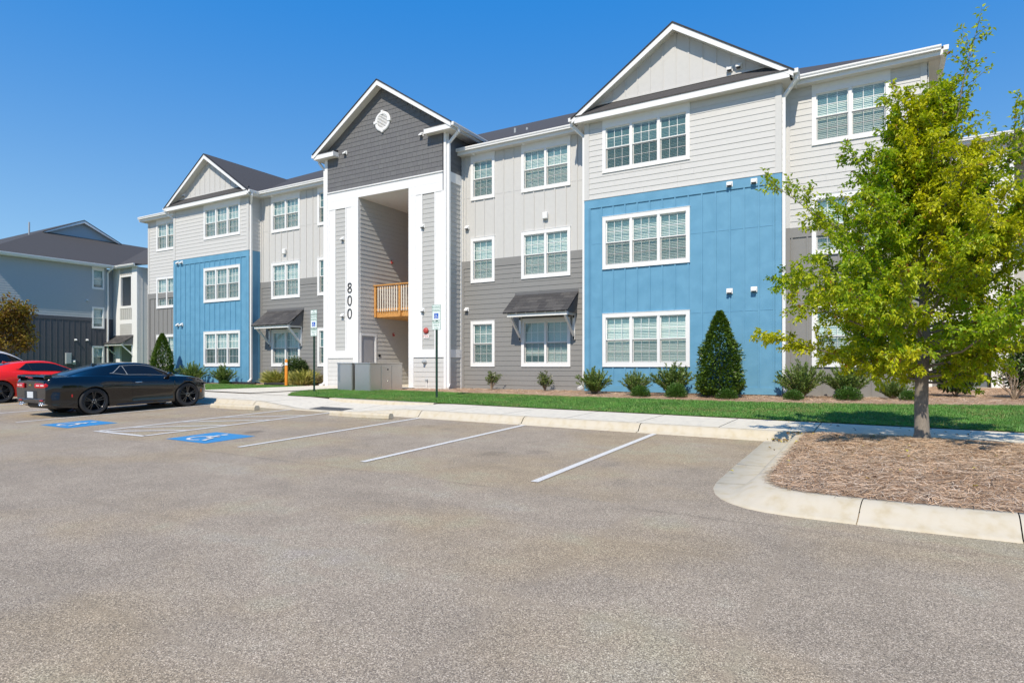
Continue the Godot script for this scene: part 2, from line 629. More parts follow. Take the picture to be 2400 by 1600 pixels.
func make_ground():
	structure("ground", sheet([-400, -120, -60, -25, 6, 60, 400], [400, 60, 20, 0, -20, -60, -400], far_ground, 1, 1), M.turf)
	var xs := [-90, -60, -40, -25]
	xs.append_array(steps(-24, 6, 10))
	xs.append_array([10, 20, 45])
	structure("parking_lot", sheet(xs, [45, 30, 15, 5, 0, -3, -6, -9, -11.12], lot, 1.4, 46.0), M.asphalt)
	# kerb between the lot and the pavement, cast in lengths with open joints
	var kerb_root = node(self, "kerb")
	kerb_root.set_meta("kind", "structure")
	var joints := [-36.0, -33.0, -30.0, -27.0, -24.0, -21.0, -18.0, -14.85, -12.0, -9.05, -6.35, -3.85, -1.06]
	for i in joints.size() - 1:
		var st = tool()
		var rows := []
		for x in steps(joints[i] + 0.008, joints[i + 1] - 0.008, 10):
			var k = full_kerb(x)
			var b = lot(x, -11.1)
			var row := []
			for p in [[-11.06, -0.03], [-11.065, 0.006], [-11.17, 0.014], [-11.22, 0.05 * k + 0.012], [-11.27, 0.11 * k + 0.01], [-11.32, 0.142 * k + 0.006], [-11.38, 0.15 * k + 0.003], [-11.43, 0.15 * k + 0.003], [-11.431, -0.1]]:
				row.append(Vector3(x, b + p[1], p[0]))
			rows.append(row)
		strip(st, rows)
		st.generate_normals()
		add(kerb_root, "kerb_stone", st.commit(), M.kerb)
	# pavement slabs
	var pave = structure("pavement", sheet(steps(-36, 10, 60), [-11.44, -12.3, -13.26], func(x, z): return walk(x, z) - 0.02, 1, 1), M.joint)
	var x0 = -35.9
	while x0 < 9.5:
		var x1 = x0 + 1.52
		add(pave, "paving_slab", sheet(steps(x0 + 0.008, x1 - 0.008, 6), steps(-11.445, -13.25, 3), walk, 1, 1), M.concrete)
		x0 = x1
	for i in 3:
		var zz = -13.27 - i * 1.7
		add(pave, "paving_slab", sheet([-20.8, -19.3, -17.8], [zz - 0.008, zz - 1.69], func(x, z): return land(x, z) + 0.03, 1, 1), M.concrete)
	add(pave, "paving_slab", sheet([-20.8, -18.4], [-18.38, -19.04], func(x, z): return land(x, z) + 0.03, 1, 1), M.concrete)
	add(pave, "paving_slab", sheet([-18.38, -15.6], [-18.0, -19.04], func(x, z): return land(x, z) + 0.03, 1, 1), M.concrete)
	add(pave, "paving_slab", sheet(steps(-17.79, -15.6, 4), steps(-13.27, -16.7, 4), func(x, z): return land(x, z) + 0.006, 1, 1), M.concrete)
	var rear := []
	for x in steps(-13.95, -10.1, 24):
		var y0 = walk(x, -13.0)
		var y1 = walk_full(x) + 0.012
		var taper = clampf(minf(x + 13.95, -10.1 - x) * 1.5, 0, 1)
		var zz = -13.1 + 0.18 * taper
		rear.append([Vector3(x, y0 - 0.02, zz + 0.01), Vector3(x, lerpf(y0, y1, 0.85), zz - 0.01), Vector3(x, y1, zz - 0.04), Vector3(x, y1, -13.27), Vector3(x, y1 - 0.1, -13.271)])
	var rst = tool()
	strip(rst, rear)
	rst.generate_normals()
	add(pave, "rear_kerb", rst.commit(), M.kerb)
	var plate = add(pave, "tactile_plate", sheet(steps(-12.95, -11.78, 4), [-11.46, -11.92], func(x, z): return walk(x, z) + 0.006, 1, 1), M.tactile)
	var dst = tool()
	for i in 23:
		for j in 9:
			var cx = -12.92 + i * 0.05
			var cz = -11.48 - j * 0.05
			put(dst, cx - 0.012, cx + 0.012, walk(cx, cz), walk(cx, cz) + 0.012, cz - 0.012, cz + 0.012)
	stuff(add(plate, "dome", dst.commit(), M.tactile))
	# beds and lawns
	structure("mulch_bed", sheet(steps(-44, 16, 60), steps(-13.26, -30, 16), land, 1, 1), M.soil)
	var right_lawn = [Vector2(-15.9, -13.27), Vector2(-17.0, -14.3), Vector2(-17.7, -15.6), Vector2(-17.75, -16.7), Vector2(-17.0, -17.2), Vector2(-15.2, -17.1), Vector2(-12, -16.9), Vector2(-8, -16.75), Vector2(-4, -16.8), Vector2(-1.5, -16.95), Vector2(1, -17.5), Vector2(4, -18.2), Vector2(10, -18.6), Vector2(10, -13.27)]
	var left_lawn = [Vector2(-36, -13.27), Vector2(-36, -18.1), Vector2(-28, -18.0), Vector2(-23, -18.2), Vector2(-20.85, -18.3), Vector2(-20.85, -13.27)]
	var turf_h = func(x, z): return land(x, z) + 0.015
	structure("lawn", ground_poly(right_lawn, turf_h, 1, 1, 1.0), M.turf)
	structure("lawn", ground_poly(left_lawn, turf_h, 1, 1, 1.0), M.turf)
	grass("grass", right_lawn, 44000, "short green grass of the long lawn behind the pavement")
	grass("grass", left_lawn, 22000, "short green grass between the walkway and the far blue bay")
	# planted island with its rounded kerb
	var outer := [Vector2(-1.64, -11.06), Vector2(-1.64, -9.8), Vector2(-1.645, -8.7), Vector2(-1.635, -7.65), Vector2(-1.63, -7.4), Vector2(-1.6, -7.15), Vector2(-1.53, -6.9), Vector2(-1.42, -6.69), Vector2(-1.3, -6.55), Vector2(-1.13, -6.42), Vector2(-0.93, -6.35), Vector2(-0.7, -6.32), Vector2(-0.17, -6.31), Vector2(0.37, -6.32), Vector2(1.0, -6.36), Vector2(4.0, -6.5), Vector2(9.0, -6.7)]
	var inner := [Vector2(-1.04, -11.41), Vector2(-1.045, -9.8), Vector2(-1.05, -8.7), Vector2(-1.05, -7.75), Vector2(-1.045, -7.55), Vector2(-1.03, -7.4), Vector2(-1.0, -7.2), Vector2(-0.95, -7.05), Vector2(-0.88, -6.93), Vector2(-0.77, -6.84), Vector2(-0.63, -6.79), Vector2(-0.47, -6.77), Vector2(-0.12, -6.76), Vector2(0.40, -6.77), Vector2(1.03, -6.81), Vector2(4.0, -6.95), Vector2(9.0, -7.15)]
	var side_profile := [[0.0, -0.03], [0.01, 0.006], [0.60, 0.012], [0.66, 0.03], [0.74, 0.10], [0.80, 0.138], [0.86, 0.15], [1.0, 0.15], [1.001, 0.02]]
	var nose_profile := [[0.0, -0.03], [0.02, 0.008], [0.14, 0.022], [0.32, 0.062], [0.52, 0.112], [0.68, 0.14], [0.82, 0.15], [1.0, 0.15], [1.001, 0.02]]
	var isl = node(self, "island_kerb")
	isl.set_meta("kind", "structure")
	for seg in [[0, 2], [2, 4], [4, 12], [12, 14], [14, 15], [15, 16]]:
		var st = tool()
		var rows := []
		for i in range(seg[0], seg[1]):
			var n = 6
			for s in n + 1:
				if s == 0 and i > seg[0]:
					continue
				var t = float(s) / n
				var gap = 0.005 / outer[i].distance_to(outer[i + 1])
				if i == seg[0] and s == 0:
					t = gap
				if i == seg[1] - 1 and s == n:
					t = 1.0 - gap
				var o = outer[i].lerp(outer[i + 1], t)
				var q = inner[i].lerp(inner[i + 1], t)
				var bend = smoothstep(3.0, 8.0, i + t)
				var row := []
				for k in side_profile.size():
					var w = lerpf(side_profile[k][0], nose_profile[k][0], bend)
					var h = lerpf(side_profile[k][1], nose_profile[k][1], bend)
					var p = o.lerp(q, w)
					row.append(Vector3(p.x, lot(p.x, p.y) + h, p.y))
				rows.append(row)
		strip(st, rows)
		st.generate_normals()
		add(isl, "kerb_stone", st.commit(), M.kerb)
	var bed := inner.duplicate()
	bed.append_array([Vector2(9.0, -11.44), Vector2(-1.04, -11.44)])
	structure("island_bed", ground_poly(bed, island, 1, 1, 0.5), M.soil)
	var spill := []
	for i in 420:
		var k = rng.randi_range(0, inner.size() - 2)
		var e = inner[k].lerp(inner[k + 1], rng.randf())
		var o = outer[k].lerp(outer[k + 1], 0.5)
		var q = e.lerp(o, pow(rng.randf(), 2.5) * 0.16 - 0.02)
		spill.append(Vector3(q.x, lot(q.x, q.y) + 0.153, q.y))
	straw("pine_straw", bed, 60000, island, 1.15, "brown pine straw mulch covering the kerbed tree island", spill)
	var litter := []
	var tones := []
	for i in 240:
		var q = Vector2(rnd(-1.6, 4.5), rnd(-13.1, -7.2)) if i > 60 else Vector2(-1.3 + rng.randfn() * 0.16, -11.14 + absf(rng.randfn()) * 0.08)
		var y = walk(q.x, q.y) if q.y < -11.43 else (island(q.x, q.y) + 0.012 if q.x > -1.0 else lot(q.x, q.y) + 0.03)
		if q.y >= -11.43 and q.x > -1.28 and q.x <= -1.0:
			y = lot(q.x, q.y) + 0.16
		var b = Basis(Vector3.UP, rnd(0, TAU)) * Basis(Vector3.RIGHT, rnd(-0.5, 0.5))
		litter.append(Transform3D(b.scaled(Vector3.ONE * rnd(0.7, 1.2)), Vector3(q.x, y + 0.008, q.y)))
		tones.append([Color(0.42, 0.27, 0.06), Color(0.30, 0.16, 0.06), Color(0.48, 0.40, 0.07), Color(0.16, 0.09, 0.05)][rng.randi() % 4])
	tag(many(self, "fallen_leaves", leaf_mesh(0.06, 0.034, 0.3), M.straw, litter, tones), "fallen yellow and brown leaves scattered around the leafy tree", "leaves", "", "stuff")
	var beds := [Vector2(-44, -29), Vector2(-44, -17.9), Vector2(-21, -18.1), Vector2(-20.9, -18.9), Vector2(-15.4, -18.9), Vector2(-15.2, -17.1), Vector2(-8, -16.7), Vector2(-4, -16.75), Vector2(-1.5, -16.9), Vector2(1, -17.45), Vector2(4, -18.15), Vector2(10, -18.5), Vector2(10, -28.5), Vector2(1.4, -28.5), Vector2(1.2, -20.1), Vector2(-2.3, -20.1), Vector2(-2.4, -19.4), Vector2(-8.5, -19.4), Vector2(-8.6, -20.1), Vector2(-35.5, -20.1), Vector2(-36, -29)]
	straw("pine_straw", beds, 30000, land, 1.6, "brown pine straw mulch in the planting bed along the walls")
	make_markings()

func inside_points(poly, n):
	var p := PackedVector2Array(poly)
	var lo = p[0]
	var hi = p[0]
	for v in p:
		lo = lo.min(v)
		hi = hi.max(v)
	var out := []
	var tries = 0
	while out.size() < n and tries < n * 12:
		tries += 1
		var q = Vector2(rnd(lo.x, hi.x), rnd(lo.y, hi.y))
		if Geometry2D.is_point_in_polygon(q, p):
			out.append(q)
	return out

func grass(called, poly, n, label):
	var lawn_noise := FastNoiseLite.new()
	lawn_noise.frequency = 0.45
	lawn_noise.seed = 31
	var st = tool()
	for i in 8:
		var a = TAU * i / 8.0 + rnd(-0.3, 0.3)
		var base = Vector3(cos(a * 2.3), 0, sin(a * 2.3)) * rnd(0.0, 0.035)
		var tip = base + Vector3(cos(a) * rnd(0.01, 0.035), rnd(0.028, 0.05), sin(a) * rnd(0.01, 0.035))
		var side = Vector3(-sin(a), 0, cos(a)) * 0.0035
		face(st, [base - side, base + side, tip], Vector3(cos(a), 0.4, sin(a)))
	st.generate_normals()
	var places := []
	var tints := []
	for q in inside_points(poly, n):
		var s = rnd(0.75, 1.25)
		places.append(Transform3D(Basis(Vector3.UP, rnd(0, TAU)).scaled(Vector3(s * 1.3, s, s * 1.3)), Vector3(q.x, land(q.x, q.y) + 0.012, q.y)))
		var k = rnd(0.7, 1.3)
		var dry = lawn_noise.get_noise_2d(q.x, q.y)
		if rng.randf() < dry - 0.12:
			tints.append(Color(0.30 * k, 0.29 * k, 0.10 * k))
			continue
		k *= 1.0 + 0.35 * lawn_noise.get_noise_2d(q.x * 2.0 + 30.0, q.y * 2.0)
		tints.append(Color(0.12 * k, 0.285 * k, 0.045 * k) if rng.randf() > 0.15 else Color(0.25 * k, 0.34 * k, 0.09 * k))
	tag(many(self, called, st.commit(), M.blade, places, tints), label, "grass", "", "stuff")

func straw(called, poly, n, height, size, label, extra = []):
	var st = tool()
	var a = Vector3(-0.07, 0, 0)
	var b = Vector3(-0.02, 0.008, 0.006)
	var c = Vector3(0.03, 0.009, 0.004)
	var d = Vector3(0.075, 0, -0.006)
	var w = Vector3(0, 0, 0.0019)
	for s in [[a, b], [b, c], [c, d]]:
		face(st, [s[0] - w, s[1] - w, s[1] + w, s[0] + w], Vector3.UP)
	st.generate_normals()
	var places := []
	var tints := []
	for q in inside_points(poly, n):
		var s = rnd(0.6, 1.35) * size
		var basis = Basis(Vector3.UP, rnd(0, TAU)) * Basis(Vector3(0, 0, 1), rnd(-0.22, 0.22)) * Basis(Vector3(1, 0, 0), rnd(-0.5, 0.5))
		places.append(Transform3D(basis.scaled(Vector3(s, s, s)), Vector3(q.x, height.call(q.x, q.y) + rnd(0.001, 0.018), q.y)))
		var k = rnd(0.4, 1.45)
		tints.append(Color(0.57 * k, 0.395 * k, 0.255 * k) if rng.randf() > 0.35 else Color(0.57 * k, 0.46 * k, 0.355 * k))
	for q in extra:                                               # strands that have slipped onto the kerb
		places.append(Transform3D(Basis(Vector3.UP, rnd(0, TAU)).scaled(Vector3(1, 1, 1) * rnd(0.5, 1.1)), q))
		tints.append(Color(0.46, 0.32, 0.2) * rnd(0.6, 1.2))
	tag(many(self, called, st.commit(), M.straw, places, tints), label, "mulch", "", "stuff")

func paint(parent, called, m, pts, lift = 0.004):               # a painted shape on the lot: a strip through points of x and z
	var st = tool()
	ground_quad(st, pts.map(func(p): return Vector3(p.x, lot(p.x, p.y) + lift, p.y)), 1, 1)
	st.generate_normals()
	return add(parent, called, st.commit(), m)

func line(parent, a, b, w):
	var n = (b - a).orthogonal().normalized() * w * 0.5
	return paint(parent, "parking_line", M.road_white, [a + n, b + n, b - n, a - n], 0.007)

func make_markings():
	var root = node(self, "parking_markings")
	root.set_meta("kind", "structure")
	for p in [[-3.5, -6.47], [-6.21, -6.45], [-8.92, -6.45], [-11.63, -6.43], [-13.14, -6.38], [-16.37, -6.3], [-19.1, -6.3], [-21.85, -6.3], [-24.6, -6.3], [-27.3, -6.3]]:
		line(root, Vector2(p[0], p[1]), Vector2(p[0], -11.04), 0.10)
	line(root, Vector2(-13.19, -6.38), Vector2(-11.58, -6.43), 0.10)
	for z in [-6.45, -7.05, -8.1, -9.1, -10.1]:
		var a = Vector2(-12.95 if z > -6.5 else -13.09, z)
		var b = Vector2(-11.68, z - (0.85 if z > -6.5 else 1.12))
		if b.y > -11.05:
			line(root, a, b, 0.09)
	for c in [[-14.78, -6.83], [-10.34, -6.92]]:
		var o = Vector2(c[0], c[1])
		var sq = paint(root, "blue_square", M.road_blue, [o + Vector2(-0.57, -0.49), o + Vector2(0.57, -0.49), o + Vector2(0.57, 0.49), o + Vector2(-0.57, 0.49)])
		var st = tool()
		wheelchair(st, func(x, y): 
			var px = o.x + x * 0.86
			var pz = o.y - y * 0.86
			return Vector3(px, lot(px, pz) + 0.009, pz), Vector3.UP)
		st.generate_normals()
		add(sq, "wheelchair_symbol", st.commit(), M.road_white)

func stroke(st, at, pts, w, out, lift = 0.0):
	for i in pts.size() - 1:
		var n = (pts[i + 1] - pts[i]).orthogonal().normalized() * w * 0.5
		var q := []
		for p in [pts[i] + n, pts[i + 1] + n, pts[i + 1] - n, pts[i] - n]:
			q.append(at.call(p.x, p.y) + out * (lift + 0.0002 * i))
		face(st, q, out)

func wheelchair(st, at, out):                                  # the access symbol in a unit square around the origin
	var ring := []
	for i in 15:
		var a = deg_to_rad(-42.0 - 258.0 * i / 14.0)
		ring.append(Vector2(-0.07, -0.17) + Vector2(cos(a), sin(a)) * 0.25)
	stroke(st, at, ring, 0.07, out)
	stroke(st, at, [Vector2(-0.06, 0.24), Vector2(-0.02, -0.08), Vector2(0.17, -0.08), Vector2(0.27, -0.36), Vector2(0.35, -0.33)], 0.075, out, 0.004)
	stroke(st, at, [Vector2(-0.04, 0.09), Vector2(0.15, 0.09)], 0.06, out, 0.006)
	var c := []
	for i in 12:
		c.append(at.call(-0.07 + cos(TAU * i / 12) * 0.075, 0.36 + sin(TAU * i / 12) * 0.075))
	face(st, c, out)

# ------------------------------------------------------------------ parts of buildings

func front(z):                                                  # a wall that looks towards the lot: x along it, z out of it
	return Transform3D(Basis(), Vector3(0, 0, z))

func flank(x):                                                  # a wall that looks towards +x: along it runs -z
	return Transform3D(Basis(Vector3.UP, PI / 2), Vector3(x, 0, 0))

func lap_mesh(l, h):
	var k = "lap%.3f_%.3f" % [l, h]
	if not meshes.has(k):
		var st = tool()
		lap(st, Transform3D(), l, h)
		st.generate_normals()
		meshes[k] = st.commit()
	return meshes[k]

func lap(st, at, l, h):                                         # one board: thick at its lower edge
	var b = h * 0.5
	var e = l * 0.5
	var t = 0.008 + 0.001
	var lo = 0.021
	var p = func(x, y, z): return at * Vector3(x, y, z)
	face(st, [p.call(-e, -b, lo), p.call(e, -b, lo), p.call(e, b, t), p.call(-e, b, t)], at.basis * Vector3(0, 0.1, 1))
	face(st, [p.call(-e, -b, 0), p.call(e, -b, 0), p.call(e, -b, lo), p.call(-e, -b, lo)], at.basis * Vector3.DOWN)
	face(st, [p.call(-e, b, 0), p.call(e, b, 0), p.call(e, b, t), p.call(-e, b, t)], at.basis * Vector3.UP)
	for s in [-1, 1]:
		face(st, [p.call(e * s, -b, 0), p.call(e * s, -b, lo), p.call(e * s, b, t), p.call(e * s, b, 0)], at.basis * Vector3(s, 0, 0))

func spans(x0, x1, y0, y1, holes):                              # what is left of a strip when the openings are cut from it: [x0, x1, y0, y1]
	var out := [[x0, x1, y0, y1]]
	for h in holes:
		var next := []
		for s in out:
			if h[1] <= s[0] + 0.005 or h[0] >= s[1] - 0.005 or h[3] <= s[2] + 0.012 or h[2] >= s[3] - 0.012:
				next.append(s)
				continue
			if h[0] > s[0] + 0.01:
				next.append([s[0], h[0], s[2], s[3]])
			if h[1] < s[1] - 0.01:
				next.append([h[1], s[1], s[2], s[3]])
			var a = maxf(h[0], s[0])
			var b = minf(h[1], s[1])
			if h[3] < s[3] - 0.012:
				next.append([a, b, h[3], s[3]])
			if h[2] > s[2] + 0.012:
				next.append([a, b, s[2], h[2]])
		out = next
	return out

func wall(bld, W, x0, x1, y0, y1, holes, style, m, each = true, start = -1.0, pitch = 0.41, butts = true):
	var st = tool()
	for s in spans(x0, x1, y0, y1, holes):
		put(st, s[0], s[1], s[2], s[3], -0.12, 0.0)
	var panel = add(bld, "wall_section", st.commit(), m, W)
	var joined = tool()
	var n = 0
	if style == "lap":
		var y = y0
		while y < y1 - 0.02:
			var top = minf(y + 0.181, y1)
			for s in spans(x0, x1, y, top, holes):
				var c = Vector3((s[0] + s[1]) * 0.5, (s[2] + s[3]) * 0.5, 0)
				if each:
					var cuts := [s[0], s[1]]                        # long rows are two boards butted end to end
					if s[1] - s[0] > 3.4 and butts:
						cuts = [s[0], snappedf(lerpf(s[0], s[1], rnd(0.3, 0.7)), 0.1), s[1]]
					for k in cuts.size() - 1:
						add(panel, "siding_board", lap_mesh(cuts[k + 1] - cuts[k] - 0.003, s[3] - s[2]), m, W * Transform3D(Basis(), Vector3((cuts[k] + cuts[k + 1]) * 0.5, c.y, rnd(0.0, 0.002))))
				else:
					lap(joined, Transform3D(Basis(), c), s[1] - s[0], s[3] - s[2])
					n += 1
			y = top
		joined.generate_normals()
	else:
		var x = x0 + 0.2 if start < 0.0 else start
		while x < x1 - 0.05:
			for s in spans(x - 0.022, x + 0.022, y0, y1, holes):
				if each:
					box(panel, "batten", m, s[0], s[1], s[2], s[3], 0.001, 0.026, W)
				else:
					put(joined, s[0], s[1], s[2], s[3], 0.001, 0.026)
					n += 1
			x += pitch
		var yj = y0 + 2.44                                         # the joint between two sheets
		while yj < y1 - 0.5 and each:
			for s in spans(x0, x1, yj, yj + 0.016, holes):
				box(panel, "flashing", m, s[0], s[1], s[2], s[3], 0.001, 0.006, W)
			yj += 2.44
	if n > 0:
		stuff(add(panel, "siding" if style == "lap" else "battens", joined.commit(), m, W))
	return panel

func cut(w):                                                    # the opening behind a window's casing
	return [w[0] + 0.07, w[1] - 0.07, w[2] + 0.07, w[3] - 0.07]

func window(bld, W, x0, x1, y0, y1, n, look, head = 0.0, grid = true):
	var win = node(bld, "window", W * Transform3D(Basis(), Vector3((x0 + x1) * 0.5, y0, 0)))
	var c = 0.115
	var st = tool()
	put(st, x0, x0 + c, y0, y1, -0.02, 0.042)
	put(st, x1 - c, x1, y0, y1, -0.02, 0.042)
	put(st, x0 + c, x1 - c, y0, y0 + 0.12, -0.02, 0.042)
	put(st, x0 + c, x1 - c, y1 - 0.13, y1, -0.02, 0.042)
	put(st, x0 - 0.004, x1 + 0.004, y0 - 0.012, y0, 0.0, 0.05)
	if head > y1 + 0.01:
		put(st, x0, x1, y1 + 0.002, head, -0.02, 0.040)
	else:
		put(st, x0 - 0.01, x1 + 0.01, y1, y1 + 0.012, 0.0, 0.052)
	var m = 0.085
	var uw = (x1 - x0 - 2 * c - (n - 1) * m) / n
	for i in n - 1:
		var mx = x0 + c + uw * (i + 1) + m * i
		put(st, mx, mx + m, y0 + 0.12, y1 - 0.13, -0.02, 0.036)
	add(win, "casing", st.commit(), M.white, W)
	var room = tool()                                              # the dim room behind the glass
	var a = [x0 + 0.08, x1 - 0.08, y0 + 0.08, y1 - 0.08]
	put(room, a[0] - 0.3, a[1] + 0.3, a[2] - 0.3, a[3] + 0.3, -3.25, -3.2)
	put(room, a[0] - 0.3, a[0] - 0.25, a[2] - 0.3, a[3] + 0.3, -3.2, -0.125)
	put(room, a[1] + 0.25, a[1] + 0.3, a[2] - 0.3, a[3] + 0.3, -3.2, -0.125)
	put(room, a[0] - 0.25, a[1] + 0.25, a[2] - 0.3, a[2] - 0.25, -3.2, -0.125)
	put(room, a[0] - 0.25, a[1] + 0.25, a[3] + 0.25, a[3] + 0.3, -3.2, -0.125)
	add(win, "room_lining", room.commit(), M.room_paint, W)
	for i in n:
		var u0 = x0 + c + (uw + m) * i
		var u1 = u0 + uw
		var v0 = y0 + 0.12
		var v1 = y1 - 0.13
		var mid = (v0 + v1) * 0.5
		var s = tool()
		for r in [[v0, mid, -0.075, -0.045], [mid, v1, -0.045, -0.015]]:
			var f = 0.032
			put(s, u0, u0 + f, r[0], r[1], r[2], r[3])
			put(s, u1 - f, u1, r[0], r[1], r[2], r[3])
			put(s, u0 + f, u1 - f, r[0], r[0] + (0.045 if r[0] == v0 else 0.03), r[2], r[3])
			put(s, u0 + f, u1 - f, r[1] - 0.03, r[1], r[2], r[3])
		add(win, "sash", s.commit(), M.white_plain, W)
		for r in [[v0, mid, -0.06], [mid, v1, -0.03]]:
			box(win, "pane", M.glass, u0 + 0.03, u1 - 0.03, r[0] + 0.028, r[1] - 0.028, r[2] - 0.001, r[2] + 0.001, W)
			if grid:
				var g = tool()
				for k in [1, 2]:
					var gx = lerpf(u0 + 0.03, u1 - 0.03, k / 3.0)
					put(g, gx - 0.008, gx + 0.008, r[0] + 0.03, r[1] - 0.03, r[2] + 0.003, r[2] + 0.012)
				var gy = (r[0] + r[1]) * 0.5
				put(g, u0 + 0.03, u1 - 0.03, gy - 0.008, gy + 0.008, r[2] + 0.0035, r[2] + 0.0115)
				add(win, "muntins", g.commit(), M.white_plain, W)
		if grid:
			box(win, "insect_screen", M.screen, u0 + 0.02, u1 - 0.02, v0 + 0.02, mid - 0.01, -0.0165, -0.0155, W)
		var kind = look[i % look.size()]
		if kind == "none":
			continue
		var b = tool()
		var low = v0 + 0.03
		if kind == "half":
			low = lerpf(v0, v1, 0.56)
		if kind == "most":
			low = lerpf(v0, v1, 0.22)
		if kind == "drape":
			for k in 9:
				var px = lerpf(u0 + 0.02, u1 - 0.12, k / 8.0)
				if k > 5 and rng.randf() < 0.25:
					continue
				put(b, px, px + 0.095, v0, v1, -0.20 - 0.02 * (k % 2), -0.19 - 0.02 * (k % 2))
			add(win, "curtain", b.commit(), M.curtain, W)
			continue
		var tilt = {"open": 0.42, "shut": 1.15, "half": 1.0, "most": 1.05, "slack": 0.85}[kind]
		var y = v1 - 0.05
		put(b, u0 + 0.01, u1 - 0.01, v1 - 0.045, v1 - 0.005, -0.16, -0.11)
		while y > low:
			var t = tilt + rnd(-0.06, 0.06)
			b.append_from(box_mesh(Vector3(u1 - u0 - 0.03, 0.003, 0.05)), 0, Transform3D(Basis(Vector3.RIGHT, t), Vector3((u0 + u1) * 0.5, y - 0.03, -0.135)))
			y -= 0.05
		put(b, u0 + 0.01, u1 - 0.01, y - 0.02, y, -0.155, -0.12)
		add(win, "blind", b.commit(), M.blind, W)
	return win

func gutter_mesh(l):                                            # along x, open upwards, front towards +z
	var st = tool()
	for p in [[0.0, 0.004, 0.0, 0.12], [0.0, 0.10, 0.0, 0.004]]:
		put(st, -l / 2, l / 2, p[2], p[3], p[0], p[1])
	put(st, -l / 2, l / 2, 0.004, 0.055, 0.092, 0.098)
	put(st, -l / 2, l / 2, 0.055, 0.075, 0.098, 0.112)
	put(st, -l / 2, l / 2, 0.075, 0.12, 0.112, 0.122)
	put(st, -l / 2 - 0.004, -l / 2, 0.0, 0.12, 0.0, 0.118)
	put(st, l / 2, l / 2 + 0.004, 0.0, 0.12, 0.0, 0.118)
	return st.commit()

func gutter(bld, W, x0, x1, y, z):
	return add(bld, "gutter", gutter_mesh(x1 - x0), M.white_plain, W * Transform3D(Basis(), Vector3((x0 + x1) * 0.5, y, z)))

func downspout(bld, pts, w = 0.085):
	var st = tool()
	for i in pts.size() - 1:
		var d = (pts[i + 1] - pts[i]).normalized()
		bar(st, pts[i] - d * 0.02, pts[i + 1] + d * 0.02, w - 0.002 * (i % 2), w - 0.002 * (i % 2))
	return add(bld, "downspout", st.commit(), M.white_plain)

func vent_hood(bld, W, x, y, m = null):
	var v = node(bld, "vent_hood", W * Transform3D(Basis(), Vector3(x, y, 0)))
	box(v, "backplate", M.white_plain if m == null else m, x - 0.09, x + 0.09, y - 0.06, y + 0.10, 0.022, 0.034, W)
	add(v, "hood", prism([Vector2(0.034, y + 0.085), Vector2(0.14, y + 0.01), Vector2(0.14, y - 0.035), Vector2(0.034, y - 0.035)], -0.07, 0.07), M.white_plain, W * Transform3D(Basis(Vector3.UP, -PI / 2), Vector3(x, 0, 0)))
	box(v, "damper", M.black_plastic, x - 0.055, x + 0.055, y - 0.06, y - 0.036, 0.04, 0.125, W)

func awning(bld, W, x0, x1, y1, y0, reach):                      # a small shingled roof on two braces
	var a = node(bld, "awning", W * Transform3D(Basis(), Vector3((x0 + x1) * 0.5, y0, 0)))
	var top = [Vector3(x0, y1, 0.03), Vector3(x1, y1, 0.03), Vector3(x1, y0, reach), Vector3(x0, y0, reach)]
	var deck = add(a, "roof", slab_mesh(top, 0.045), M.roof_edge, W)
	for r in 6:                                                   # courses of shingle tabs, each lapping the one below
		var t0 = r / 6.0
		var t1 = minf((r + 1.12) / 6.0, 1.02)
		var tx = x0 - 0.01
		while tx < x1 - 0.02:
			var te = minf(tx + rnd(0.24, 0.42), x1 + 0.01)
			var pt = func(x, t, up): return Vector3(x, lerpf(y1, y0, t) + up, lerpf(0.03, reach, t))
			add(deck, "shingle", slab_mesh([pt.call(tx, t0, 0.004), pt.call(te - 0.004, t0, 0.004), pt.call(te - 0.004, t1, 0.016), pt.call(tx, t1, 0.016)], 0.006), [M.roofing, M.roofing_b, M.roofing_c][rng.randi() % 3], W)
			tx = te
	box(a, "flashing", M.charcoal, x0, x1, y1, y1 + 0.09, 0.028, 0.045, W)
	box(a, "front_beam", M.white, x0 + 0.14, x1 - 0.05, y0 - 0.16, y0 - 0.03, reach - 0.17, reach - 0.06, W)
	for i in 7:
		var rx = lerpf(x0 + 0.16, x1 - 0.08, i / 6.0)
		add(a, "rafter_tail", bar_mesh(Vector3(rx, y0 - 0.055 + (y1 - y0) * 0.3, reach * 0.7), Vector3(rx, y0 - 0.055, reach - 0.02), 0.04, 0.07), M.white, W)
	for s in [x0 + 0.24, x1 - 0.15]:
		var br = node(a, "bracket", W * Transform3D(Basis(), Vector3(s, y0 - 0.6, 0)))
		box(br, "wall_post", M.white, s - 0.045, s + 0.045, y0 - 0.98, y0 - 0.03, 0.03, 0.10, W)
		box(br, "arm", M.white, s - 0.04, s + 0.04, y0 - 0.135, y0 - 0.045, 0.10, reach - 0.17, W)
		add(br, "brace", bar_mesh(Vector3(s, y0 - 0.86, 0.07), Vector3(s, y0 - 0.12, reach - 0.10), 0.075, 0.085), M.white, W)
		for p in [[y0 - 0.17, 0.105], [y0 - 0.92, 0.105]]:
			box(br, "bolt_plate", M.black_iron, s - 0.03, s + 0.03, p[0] - 0.05, p[0] + 0.05, p[1], p[1] + 0.012, W)
	add(a, "cheek", prism([Vector2(0.04, y1 - 0.06), Vector2(reach - 0.1, y0 - 0.06), Vector2(0.04, y0 - 0.06)], -0.01, 0.01), M.charcoal, W * Transform3D(Basis(Vector3.UP, -PI / 2), Vector3(x1 - 0.06, 0, 0)))
	return a

func roof_plane(bld, pts, thick = 0.06):
	return add(bld, "roof", slab_mesh(pts, thick), M.roofing)

